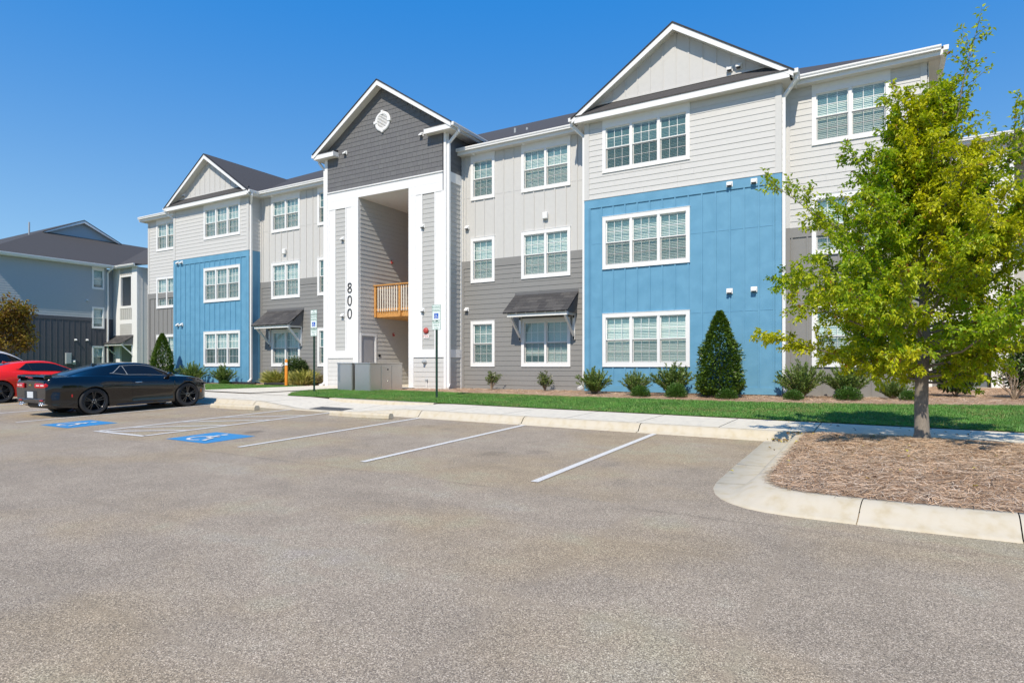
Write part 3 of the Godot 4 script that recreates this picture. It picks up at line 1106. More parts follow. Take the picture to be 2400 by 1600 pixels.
func lettering(parent, called, text, size, m, at, depth = 0.012, serif = false):
	var t := TextMesh.new()
	var f := SystemFont.new()
	f.font_names = PackedStringArray(["Droid Serif" if serif else "Droid Sans"])
	t.font = f
	t.font_size = 32
	t.pixel_size = size / 23.0
	t.depth = depth
	t.text = text
	return add(parent, called, t, m, at)

# ------------------------------------------------------------------ the apartment building

func make_apartments():
	var b = thing("apartment_building", "three storey apartment building in grey and blue with white stair tower numbered 800", "building", Vector3(-17.28, 0.72, ZR))
	var R = front(ZR)
	var B = front(ZB)
	var c = -17.28
	# right half, then its mirror image
	var win_a = [-13.61, -12.52]
	var win_b = [-11.36, -9.37]
	var win_c = [-7.90, -5.02]
	var win_d = [-1.67, 0.28]
	var levels = [[1.58, 3.32], [4.80, 6.52], [7.98, 9.58]]
	var looks = {
		"a": [["open"], ["shut"], ["slack"]], "b": [["most", "shut"], ["shut", "shut"], ["shut", "shut"]],
		"c": [["shut", "slack", "shut"], ["slack", "slack", "slack"], ["open", "open", "open"]], "d": [["shut", "shut"], ["shut", "shut"], ["shut", "shut"]],
		"a2": [["drape"], ["open"], ["open"]], "b2": [["most", "drape"], ["shut", "shut"], ["shut", "shut"]],
		"c2": [["half", "half", "half"], ["slack", "slack", "slack"], ["shut", "shut", "shut"]], "d2": [["shut", "shut"], ["shut", "half"], ["shut", "shut"]]}
	for side in [0, 1]:
		var mir = side == 1
		var fx = func(p): return [2 * c - p[1], 2 * c - p[0]] if mir else p
		var each = not mir
		var holes := []
		for w in [win_a, win_b, win_c, win_d]:
			var q = fx.call(w)
			for l in levels:
				holes.append(cut([q[0], q[1], l[0], l[1]]))
		var rec = fx.call([-14.06, -8.55])
		var bay = fx.call([-8.55, -2.40])
		var end = fx.call([-2.40, 1.12])
		# recess beside the tower
		wall(b, R, rec[0], rec[1], 0.70, 5.36, holes, "lap", M.dark_grey, each)
		wall(b, R, rec[0], rec[1], 5.65, SOF, holes, "batten", M.light_grey, true, rec[0] + 0.25, 0.43)
		for s in spans(rec[0], rec[1], 5.36, 5.65, holes):
			box(b, "band_board", M.dark_grey, s[0], s[1], s[2], s[3], -0.1, 0.03, R)
		for x in [rec[0], rec[1] - 0.13]:
			box(b, "corner_board", M.dark_grey, x, x + 0.13, 0.70, 5.36, 0.0, 0.036, R)
			box(b, "corner_board", M.light_grey, x, x + 0.10, 5.652, SOF, 0.0, 0.034, R)
		# gabled bay
		wall(b, B, bay[0], bay[1], 0.78, 6.86, holes, "batten", M.blue, true, bay[0] + 0.41, 0.41)
		wall(b, B, bay[0], bay[1], 7.15, SOF, holes, "lap", M.pale_grey, each)
		box(b, "band_board", M.blue, bay[0], bay[1], 6.86, 7.15, -0.1, 0.03, B)
		box(b, "band_board", M.pale_grey, bay[0] - 0.02, bay[1] + 0.02, 7.15, 7.18, -0.1, 0.045, B)
		box(b, "skirt_board", M.blue, bay[0], bay[1], 0.76, 0.96, 0.0, 0.034, B)
		for x in [bay[0], bay[1] - 0.17]:
			box(b, "corner_board", M.blue, x, x + 0.17, 0.962, 6.858, 0.0, 0.034, B)
			box(b, "corner_board", M.pale_grey, x, x + 0.17, 7.182, SOF, 0.0, 0.036, B)
		# end of the building
		wall(b, R, end[0], end[1], 0.70, 5.36, holes, "batten", M.dark_grey, true, end[0] + 0.2)
		wall(b, R, end[0], end[1], 5.65, SOF, holes, "lap", M.pale_grey, each)
		box(b, "band_board", M.dark_grey, end[0], end[1], 5.36, 5.65, -0.1, -0.005, R)
		for s in spans(end[0], end[1], 5.36, 5.65, holes):
			box(b, "band_board", M.dark_grey, s[0], s[1], s[2], s[3], -0.004, 0.03, R)
		for x in [end[0], end[1] - 0.15]:
			box(b, "corner_board", M.pale_grey, x, x + 0.15, 5.652, SOF, 0.0, 0.036, R)
			box(b, "corner_board", M.dark_grey, x, x + 0.15, 0.70, 5.36, 0.0, 0.036, R)
		# sides of the bay
		for x in [bay[0], bay[1]]:
			if x == bay[1]:
				wall(b, flank(x), 19.39, 20.03, 0.78, 7.15, [], "batten", M.blue, true, 19.55, 0.38)
				wall(b, flank(x), 19.39, 20.03, 7.15, SOF, [], "lap", M.pale_grey, each)
			else:
				box(b, "bay_side", M.blue, x, x + 0.1, 0.78, 7.15, ZR, ZB - 0.12)
				box(b, "bay_side", M.pale_grey, x, x + 0.1, 7.15, SOF, ZR, ZB - 0.12)
		box(b, "foundation", M.concrete, rec[0], rec[1], 0.3, 0.70, ZR - 0.1, ZR - 0.02)
		box(b, "foundation", M.concrete, bay[0], bay[1], 0.3, 0.775, ZB - 0.1, ZB - 0.02)
		box(b, "foundation", M.concrete, end[0], end[1], 0.3, 0.70, ZR - 0.1, ZR - 0.02)
		# windows
		var sfx = "2" if mir else ""
		for i in 3:
			var l = levels[i]
			var head = SOF if i == 2 else 0.0
			for w in [[win_a, "a", 1, R], [win_b, "b", 2, R], [win_c, "c", 3, B], [win_d, "d", 2, R]]:
				var q = fx.call(w[0])
				window(b, w[3], q[0], q[1], l[0], l[1], w[2], looks[w[1] + sfx][i], head)
		var aw = fx.call([-11.62, -9.06])
		awning(b, R, aw[0], aw[1], 4.20, 3.50, 0.92)
		make_bay_gable(b, bay, mir)
		# eaves of the recess and of the end
		for e in [[rec, 0.0, 0.0], [end, 0.0 if mir else 0.3, 0.3 if mir else 0.0]]:
			var x0 = e[0][0] - (e[2] if mir else 0.0) + (0.25 if e[1] + e[2] > 0.0 and not mir else 0.0)
			var x1 = e[0][1] + (e[1] if not mir else 0.0) - (0.25 if e[1] + e[2] > 0.0 and mir else 0.0)
			if e[1] + e[2] == 0.0:
				x0 += (0.02 if not mir else 0.25)
				x1 -= (0.25 if not mir else 0.02)
			box(b, "soffit", M.soffit, x0, x1, SOF, SOF + 0.02, 0.0, 0.30, R)
			box(b, "fascia", M.white, x0, x1, SOF - 0.01, SOF + 0.20, 0.30, 0.325, R)
			gutter(b, R, x0 + 0.02, x1 - 0.02, SOF + 0.10, 0.328)
	make_main_roof(b)
	make_tower(b)
	# small fittings
	for v in [[-13.77, 6.94], [-13.79, 3.76]]:
		vent_hood(b, R, v[0], v[1])
	for v in [[-3.84, 7.0], [-3.15, 6.99], [-3.84, 3.81], [-3.15, 3.82], [-31.75, 6.98], [-31.4, 6.98], [-31.75, 3.73], [-31.4, 3.73], [-3.84, 10.44], [-3.58, 10.47], [-31.2, 10.46]]:
		vent_hood(b, B, v[0], v[1])
	for x in [-10.35, -24.24]:
		sbox(b, "intake_cap", M.white_plain, x - 0.10, x + 0.10, 6.88, 7.12, 0.02, 0.13, 0.02, R)
	for x in [-13.4, -11.2, -25.0]:
		add(b, "soffit_light", lathe([Vector2(0.0, -0.06), Vector2(0.05, -0.05), Vector2(0.07, -0.02), Vector2(0.07, 0.0)], 12, 1), M.white_plain, Transform3D(Basis(), Vector3(x, SOF, ZR + 0.16)))
	# flank of the building and its rear
	wall(b, flank(1.12), 20.03, 34.0, 0.70, 5.65, [], "batten", M.dark_grey, false)
	wall(b, flank(1.12), 20.03, 34.0, 5.65, SOF, [], "lap", M.pale_grey, false)
	box(b, "corner_board", M.pale_grey, 20.03, 20.18, 5.65, SOF, 0.0, 0.036, flank(1.12))
	box(b, "rear_wall", M.pale_grey, -35.68, 1.1, 0.5, SOF, -34.1, -34.0)
	box(b, "end_wall", M.pale_grey, -35.68, -35.58, 0.5, SOF, -34.0, ZR - 0.125)
	for p in [[-13.08, -22.5], [-12.62, -22.7], [-27.0, -24.0]]:
		add(b, "vent_pipe", tube_mesh([Vector3(p[0], 9.9, p[1]), Vector3(p[0], 11.50, p[1])], [0.05, 0.05], 10), M.meter_grey)

func make_bay_gable(b, bay, mir):
	var B = front(ZB)
	var x0 = bay[0] - 0.34
	var x1 = bay[1] + 0.34
	var mid = (x0 + x1) * 0.5
	var half = (x1 - x0) * 0.5
	var y0 = 9.92
	var p = 2.28 / half
	# the triangle, set back, with its battens
	var yb = 10.26
	var tri = func(x): return y0 + 2.28 - absf(x - mid) * p - 0.12
	var inner = half - (yb - y0 + 0.12) / p
	var panel = add(b, "gable_panel", prism([Vector2(mid - inner, yb), Vector2(mid + inner, yb), Vector2(mid, y0 + 2.16)], -0.1, 0.0), M.light_grey, B)
	var x = mid - 2.87
	while x < mid + inner:
		var t = minf(tri.call(x - 0.022), tri.call(x + 0.022))
		if t > yb + 0.06:
			box(panel, "batten", M.light_grey, x - 0.022, x + 0.022, yb, t, 0.001, 0.02, B)
		x += 0.41
	box(b, "gable_board", M.light_grey, mid - inner, mid + inner, yb, yb + 0.05, 0.001, 0.03, B)
	# pent roof, its fascia and the soffit below
	add(b, "pent_roof", slab_mesh([Vector3(x0 + 0.35, yb, 0.0), Vector3(x1 - 0.35, yb, 0.0), Vector3(x1 - 0.12, y0 + 0.015, 0.345), Vector3(x0 + 0.12, y0 + 0.015, 0.345)], 0.03), M.roofing, B)
	box(b, "fascia", M.white, x0 + 0.10, x1 - 0.10, SOF - 0.01, y0, 0.295, 0.325, B)
	box(b, "soffit", M.soffit, x0 + 0.10, x1 - 0.10, SOF, SOF + 0.02, 0.0, 0.295, B)
	for s in [-1, 1]:
		var ex = x1 if s > 0 else x0
		var a = Vector3(mid, y0 + 2.28, 0.0)
		var e = Vector3(ex, y0 - 0.0, 0.0)
		# rake: white board, dark roof edge, soffit
		var n = Vector3(0, 0.20, 0)
		add(b, "rake_board", prism([Vector2(mid, a.y - 0.045), Vector2(ex, e.y - 0.045), Vector2(ex, e.y - 0.20 if s > 0 else e.y - 0.20), Vector2(mid, a.y - 0.245)], 0.30, 0.33), M.white, B)
		add(b, "rake_soffit", prism([Vector2(mid, a.y - 0.15), Vector2(ex, e.y - 0.15), Vector2(ex, e.y - 0.175), Vector2(mid, a.y - 0.175)], 0.0, 0.298), M.soffit, B)
		add(b, "roof_edge", prism([Vector2(mid, a.y - 0.043), Vector2(ex + s * 0.03, e.y - 0.043 - p * 0.03), Vector2(ex + s * 0.03, e.y + 0.0 - p * 0.03), Vector2(mid, a.y)], 0.28, 0.355), M.roof_edge, B)
		# slope running back to the main roof
		var back = -24.9
		roof_plane(b, [Vector3(mid, a.y + 0.01, ZB + 0.28), Vector3(mid, a.y + 0.01, back), Vector3(ex, e.y + 0.01, back), Vector3(ex, e.y + 0.01, ZB + 0.28)], 0.05)
		# side eave, gutter and downspout
		var wx = bay[1] if s > 0 else bay[0]
		box(b, "soffit", M.soffit, minf(wx, ex), maxf(wx, ex), SOF, SOF + 0.02, -1.2, -0.002, B)
		box(b, "fascia", M.white, minf(ex, ex - s * 0.03), maxf(ex, ex - s * 0.03), SOF - 0.01, y0 - 0.03, -1.2, 0.30, B)
		var G = Transform3D(Basis(Vector3.UP, PI / 2 * s), Vector3(ex + s * 0.003, SOF + 0.08, ZB - 0.35))
		add(b, "gutter", gutter_mesh(1.36), M.white_plain, G)
		var g = Vector3(ex + s * 0.06, SOF + 0.08, ZB + 0.16)
		var w = Vector3(wx + s * 0.052, 0, ZB - 0.06)
		downspout(b, [g, g + Vector3(0, -0.12, 0), Vector3(w.x, SOF - 0.38, w.z), Vector3(w.x, 0.98, w.z), Vector3(w.x + s * 0.05, 0.88, w.z + 0.10), Vector3(w.x + s * 0.10, 0.84, w.z + 0.22)])

func make_main_roof(b):
	var e = ZR + 0.335
	var y = SOF + 0.20
	var ridge = e - 7.6
	var top = y + 3.8
	var back = e - 15.2
	var xl = -36.05
	var xr = 1.46
	roof_plane(b, [Vector3(xl, y, e), Vector3(xl + 7.6, top, ridge), Vector3(xr - 7.6, top, ridge), Vector3(xr, y, e)])
	roof_plane(b, [Vector3(xl, y, back), Vector3(xl + 7.6, top, ridge), Vector3(xr - 7.6, top, ridge), Vector3(xr, y, back)])
	roof_plane(b, [Vector3(xr, y, e), Vector3(xr - 7.6, top, ridge), Vector3(xr, y, back)])
	roof_plane(b, [Vector3(xl, y, e), Vector3(xl + 7.6, top, ridge), Vector3(xl, y, back)])
	# eave along the flank
	var F = flank(1.12)
	box(b, "soffit", M.soffit, 19.72, 34.5, SOF, SOF + 0.02, 0.001, 0.30, F)
	box(b, "fascia", M.white, 19.70, 34.5, SOF - 0.01, SOF + 0.20, 0.30, 0.33, F)
	gutter(b, F, 19.70, 34.5, SOF + 0.10, 0.332)
	var L = Transform3D(Basis(Vector3.UP, -PI / 2), Vector3(-35.68, 0, 0))
	box(b, "soffit", M.soffit, -34.5, -19.72, SOF, SOF + 0.02, 0.001, 0.34, L)
	box(b, "fascia", M.white, -34.5, -19.70, SOF - 0.01, SOF + 0.20, 0.34, 0.365, L)

func make_tower(b):
	var F = front(ZT)
	var t = b
	var l = -20.5
	var r = -14.06
	var ol = -18.57
	var orr = -15.89
	var head = 8.56
	# plain panels, pilasters and bands: white boards
	for s in [-1, 1]:
		var q = func(a, bb): return [a, bb] if s < 0 else [2 * -17.25 - bb + 0.0, 2 * -17.25 - a]
		var parts := [[l, -20.33, 0.62, 10.62, -0.1, 0.03], [-20.33, -19.88, 2.22, 8.22, -0.1, -0.004], [-19.24, -18.86, 2.22, 8.22, -0.1, -0.004], [-18.86, ol, 0.62, 8.22, -0.1, 0.012], [-20.33, -18.86, 1.92, 2.22, -0.1, 0.02]]
		for w in parts:
			var p = q.call(w[0], w[1])
			if s > 0:
				p = [maxf(p[0], orr) if w[1] == ol else p[0], minf(p[1], r)]
			sbox(t, "white_board", M.white, p[0], p[1], w[2], w[3], w[4], w[5], 0.004, F)
		for w in [[-20.33, -20.22, 2.22, 8.22], [-19.30, -19.24, 2.22, 8.22], [-19.94, -19.88, 2.22, 8.22], [-18.98, -18.86, 2.22, 8.22]]:
			var p = q.call(w[0], w[1])
			box(t, "edge_strip", M.white, p[0], p[1], w[2], w[3], -0.003, 0.010, F)
		var g = q.call(-19.88, -19.24)
		wall(t, front(ZT - 0.03), g[0], g[1], 2.22, 8.2, [], "lap", M.mid_grey if s < 0 else M.mid_grey, true)
		var h = q.call(-20.33, -18.86)
		wall(t, front(ZT - 0.03), h[0], h[1], 0.64, 1.92, [], "lap", M.pale_grey, true)
		box(t, "skirt_board", M.white, h[0], h[1], 0.60, 0.72, -0.004, 0.012, F)
	sbox(t, "lintel", M.white, -20.33, -14.23, head, 8.93, -0.1, 0.012, 0.004, F)
	sbox(t, "lintel", M.white, -20.33, ol, 8.22, head, -0.1, 0.012, 0.004, F)
	sbox(t, "lintel", M.white, orr, -14.23, 8.22, head, -0.1, 0.012, 0.004, F)
	sbox(t, "lintel_cap", M.white, -20.36, -14.20, 8.93, 8.98, -0.1, 0.05, 0.006, F)
	# shingled gable
	var mid = -17.23
	var half = 3.62
	var y0 = 10.62
	var top = 13.02
	var pit = (top - y0) / half
	var lim = func(x): return top - 0.17 - absf(x - mid) * pit
	var panel = add(t, "gable_panel", prism([Vector2(-20.33, 8.98), Vector2(-14.23, 8.98), Vector2(-14.23, lim.call(-14.23)), Vector2(mid, top - 0.17), Vector2(-20.33, lim.call(-20.33))], -0.1, 0.0), M.charcoal, F)
	var joined = tool()
	var n = 0
	var row = 0
	var y = 8.985
	while y < top - 0.3:
		var x = -20.33 + (0.0 if row % 2 == 0 else -0.11)
		while x < -14.23:
			var w = [0.15, 0.20, 0.25, 0.30, 0.22][rng.randi() % 5]
			var a = maxf(x, -20.33)
			var c = minf(x + w - 0.006, -14.23)
			var ymax = minf(lim.call(a), lim.call(c))
			var h = minf(0.196, ymax - y)
			var on_vent = Vector2((a + c) * 0.5 - mid - 0.02, y + 0.09 - 11.42).length() < 0.36
			if c - a > 0.03 and h > 0.05 and not on_vent:
				var ctr = Transform3D(Basis(), Vector3((a + c) * 0.5, y + h * 0.5 + rnd(-0.006, 0.0), 0.001))
				if n < 300:
					add(panel, "wall_shingle", lap_mesh(snappedf(c - a, 0.005), snappedf(h, 0.004)), M.charcoal if rng.randf() < 0.6 else M.charcoal_b, F * ctr)
				else:
					lap(joined, ctr, c - a, h)
				n += 1
			x += w
		y += 0.19
		row += 1
	if n > 300:
		joined.generate_normals()
		stuff(add(panel, "upper_shingles", joined.commit(), M.charcoal_b, F))
	# round louvred vent
	var vc = Transform3D(Basis(), Vector3(mid + 0.02, 11.42, ZT))
	var vent = node(t, "gable_vent", vc)
	var tilt = vc * Transform3D(Basis(Vector3.UP, -PI / 2), Vector3.ZERO)
	add(vent, "ring", lathe([Vector2(0.27, 0.0), Vector2(0.27, 0.05), Vector2(0.29, 0.07), Vector2(0.38, 0.07), Vector2(0.40, 0.05), Vector2(0.40, 0.0)], 40), M.white, tilt)
	add(vent, "back_disc", lathe([Vector2(0.0, 0.022), Vector2(0.28, 0.022), Vector2(0.28, 0.0)], 32), M.meter_grey, tilt)
	for i in 9:
		var yy = -0.23 + i * 0.058
		var ww = sqrt(maxf(0.0, 0.28 * 0.28 - yy * yy))
		add(vent, "louvre", box_mesh(Vector3(ww * 2, 0.045, 0.01)), M.white_plain, vc * Transform3D(Basis(Vector3.RIGHT, -0.5), Vector3(0, yy, 0.045)))
	for i in 4:
		add(vent, "keystone", soft_box(Vector3(0.11, 0.17, 0.10), 0.012), M.white, vc * Transform3D(Basis(Vector3(0, 0, 1), PI / 2 * i), Vector3.ZERO) * Transform3D(Basis(), Vector3(0, 0.36, 0.045)))
	# gable roof
	for s in [-1, 1]:
		var ex = mid + s * half
		add(t, "rake_board", prism([Vector2(mid, top - 0.045), Vector2(ex, y0 - 0.02), Vector2(ex, y0 - 0.19), Vector2(mid, top - 0.245)], 0.33, 0.36), M.white, F)
		add(t, "rake_soffit", prism([Vector2(mid, top - 0.15), Vector2(ex, y0 - 0.13), Vector2(ex, y0 - 0.155), Vector2(mid, top - 0.175)], 0.0, 0.328), M.soffit, F)
		add(t, "roof_edge", prism([Vector2(mid, top - 0.043), Vector2(ex + s * 0.03, y0 - 0.018 - pit * 0.03), Vector2(ex + s * 0.03, y0 + 0.025 - pit * 0.03), Vector2(mid, top)], 0.30, 0.385), M.roof_edge, F)
		roof_plane(t, [Vector3(mid, top + 0.01, ZT + 0.3), Vector3(mid, top + 0.01, -26.9), Vector3(ex, y0 + 0.01, -26.9), Vector3(ex, y0 + 0.01, ZT + 0.3)], 0.05)
		var wx = r if s > 0 else l
		var a = minf(wx - s * 0.82, ex)
		var bb = maxf(wx - s * 0.82, ex)
		# cornice return
		box(t, "cornice", M.white, a, bb, y0 - 0.235, y0 - 0.03, 0.30, 0.33, F)
		box(t, "cornice", M.soffit, a, bb, y0 - 0.225, y0 - 0.20, 0.032, 0.298, F)
		box(t, "cornice", M.white, (a if s > 0 else bb - 0.03), (a + 0.03 if s > 0 else bb), y0 - 0.235, y0 - 0.03, 0.0, 0.298, F)
		var in_x = wx - s * 0.80
		add(t, "cornice_roof", slab_mesh([Vector3(minf(in_x, ex - s * 0.3), y0 + 0.10, 0.0), Vector3(maxf(in_x, ex - s * 0.3), y0 + 0.10, 0.0), Vector3(maxf(in_x, ex - s * 0.04), y0 - 0.02, 0.345), Vector3(minf(in_x, ex - s * 0.04), y0 - 0.02, 0.345)], 0.025), M.roofing, F)
		box(t, "soffit", M.soffit, minf(wx + s * 0.0, ex), maxf(wx, ex), y0 - 0.225, y0 - 0.20, -6.0, 0.03, F)
		box(t, "fascia", M.white, minf(ex, ex - s * 0.03), maxf(ex, ex - s * 0.03), y0 - 0.235, y0 - 0.03, -6.0, 0.33, F)
		add(t, "gutter", gutter_mesh(6.3), M.white_plain, Transform3D(Basis(Vector3.UP, PI / 2 * s), Vector3(ex + s * 0.003, y0 - 0.14, ZT - 2.82)))
		var g = Vector3(ex + s * 0.06, y0 - 0.14, ZT - 0.06)
		var w = Vector3(wx + s * 0.082, 0, ZT - 0.06)
		downspout(t, [g, g + Vector3(0, -0.12, 0), Vector3(w.x, y0 - 0.62, w.z), Vector3(w.x, 0.90, w.z), Vector3(w.x + s * 0.05, 0.80, w.z + 0.10), Vector3(w.x + s * 0.09, 0.77, w.z + 0.2)])
		# sides of the tower
		if s > 0:
			var E = flank(r)
			wall(t, E, 19.15, 26.5, 8.98, y0 - 0.2, [], "lap", M.charcoal, false)
			wall(t, E, 19.15, 20.03, 2.22, 8.60, [], "lap", M.mid_grey, false)
			wall(t, E, 19.15, 20.03, 0.64, 1.92, [], "lap", M.mid_grey, true)
			box(t, "white_board", M.white, 19.062, 20.02, 8.60, 8.98, -0.1, 0.034, E)
			box(t, "white_board", M.white, 19.062, 20.02, 1.92, 2.22, -0.1, 0.034, E)
			for yy in [[2.22, 8.6], [0.62, 1.92], [8.98, y0 - 0.23]]:
				box(t, "corner_board", M.white, 19.062, 19.15, yy[0], yy[1], -0.1, 0.032, E)
			for yy in [[2.22, 8.6], [0.62, 1.92]]:
				box(t, "corner_board", M.white, 19.93, 20.02, yy[0], yy[1], 0.0, 0.032, E)
		else:
			box(t, "tower_side", M.mid_grey, l, l + 0.1, 0.62, 8.98, -20.03, ZT - 0.11)
			box(t, "tower_side", M.charcoal, l, l + 0.1, 8.98, y0 - 0.2, -26.5, ZT - 0.11)
	for v in [[-19.27, 10.49], [-15.22, 10.5], [-19.45, 6.92], [-19.45, 3.7], [-15.18, 6.97], [-15.18, 3.73]]:
		vent_hood(t, front(ZT - (0.0 if v[1] > 9.0 else 0.028)), v[0], v[1])
	# the numerals
	for i in 3:
		lettering(t, "house_number", ["8", "0", "0"][i], 0.40, M.numeral, Transform3D(Basis(), Vector3(-19.05, [4.835, 4.305, 3.76][i], ZT + 0.014)), 0.02)
	# bell, connections and tap on the base
	var bell = node(t, "fire_bell", Transform3D(Basis(), Vector3(-15.02, 2.93, ZT)))
	add(bell, "gong", lathe([Vector2(0.0, 0.09), Vector2(0.07, 0.08), Vector2(0.11, 0.05), Vector2(0.12, 0.015), Vector2(0.0, 0.01)], 24), M.red_paint, Transform3D(Basis(Vector3.UP, -PI / 2), Vector3(-15.02, 2.95, ZT)))
	var fdc = box(t, "connection_sign", M.white_plain, -15.15, -14.87, 2.66, 2.82, 0.0, 0.012, F)
	lettering(fdc, "lettering", "FDC", 0.11, M.red_paint, Transform3D(Basis(), Vector3(-15.01, 2.74, ZT + 0.013)), 0.004)
	add(t, "hose_connection", lathe([Vector2(0.0, 0.14), Vector2(0.05, 0.14), Vector2(0.05, 0.06), Vector2(0.09, 0.04), Vector2(0.09, 0.0)], 18), M.meter_grey, Transform3D(Basis(Vector3.UP, -PI / 2), Vector3(-15.09, 1.75, ZT - 0.01)))
	var tap = node(t, "garden_tap", Transform3D(Basis(), Vector3(-14.99, 0.9, ZT)))
	box(tap, "pipe", M.white_plain, -15.005, -14.975, 0.66, 1.02, -0.005, 0.03, F)
	box(tap, "valve", M.meter_grey, -15.04, -14.94, 1.02, 1.08, -0.005, 0.06, F)
	# the open stairwell
	wall(t, flank(-18.58), 19.14, 25.0, 0.66, 8.56, [[19.15, 20.12, 0.5, 2.98]], "lap", M.light_grey, true, -1.0, 0.41, false)
	box(t, "jamb", M.white, -18.60, ol, 0.62, head, -0.2, -0.101, F)
	box(t, "stair_wall", M.pale_grey, orr, orr + 0.12, 0.62, head, -6.0, -0.101, F)
	box(t, "stair_back", M.pale_grey, -18.7, -15.7, 0.62, head, -6.1, -6.0, F)
	box(t, "stair_ceiling", M.white, -18.7, -15.75, head + 0.002, head + 0.1, -6.1, -0.101, F)
	box(t, "stair_floor", M.concrete, -18.7, -15.75, 0.5, 0.74, -6.1, -0.0, F)
	var door = box(t, "store_door", M.door_grey, 19.22, 20.03, 0.74, 2.86, -0.06, -0.01, flank(-18.58))
	for q in [[19.13, 19.22, 0.74, 2.97], [20.03, 20.12, 0.74, 2.97], [19.22, 20.03, 2.86, 2.97]]:
		box(door, "frame", M.white, q[0], q[1], q[2], q[3], -0.06, 0.03, flank(-18.58))
	for q in [[0.95, 1.6], [1.75, 2.7]]:
		box(door, "raised_panel", M.door_grey, 19.36, 19.9, q[0], q[1], -0.009, 0.004, flank(-18.58))
	box(door, "number_plate", M.black_plastic, 20.22, 20.36, 1.98, 2.08, 0.026, 0.034, flank(-18.58))
	# landing with its wooden railing
	var bal = node(t, "landing", Transform3D(Basis(), Vector3(-17.2, 3.7, -20.05)))
	box(bal, "deck", M.wood, -18.55, orr, 3.64, 3.86, -24.5, -20.08)
	box(bal, "rim_board", M.wood, -18.55, orr, 3.66, 3.90, -20.078, -20.03)
	for x in [-18.50, -17.15]:
		sbox(bal, "post", M.wood, x - 0.05, x + 0.05, 3.66, 5.0, -20.03, -19.94, 0.006)
	box(bal, "top_rail", M.wood, -18.55, orr, 4.98, 5.03, -20.06, -19.91)
	box(bal, "rail", M.wood, -18.55, orr, 4.86, 4.95, -20.03, -19.99)
	box(bal, "rail", M.wood, -18.55, orr, 3.93, 4.02, -20.03, -19.99)
	for i in 19:
		var x = -18.33 + i * 0.128
		if absf(x + 17.15) > 0.07:
			box(bal, "baluster", M.baluster, x - 0.018, x + 0.018, 3.90, 4.95, -19.988, -19.952)
	for z in [-20.8, -21.6, -22.5]:
		add(bal, "downlight", lathe([Vector2(0.0, -0.05), Vector2(0.06, -0.04), Vector2(0.08, 0.0)], 12, 1), M.white_plain, Transform3D(Basis(), Vector3(-17.3, 3.64, z)))
	for p in [[6.18, 21.07], [2.98, 21.18]]:
		var al = box(t, "fire_alarm", M.red_paint, p[1] - 0.05, p[1] + 0.05, p[0] - 0.07, p[0] + 0.07, 0.02, 0.07, flank(-18.58))
		box(al, "strobe", M.white_plain, p[1] - 0.03, p[1] + 0.03, p[0] + 0.01, p[0] + 0.05, 0.071, 0.085, flank(-18.58))

# ------------------------------------------------------------------ the building across the drive

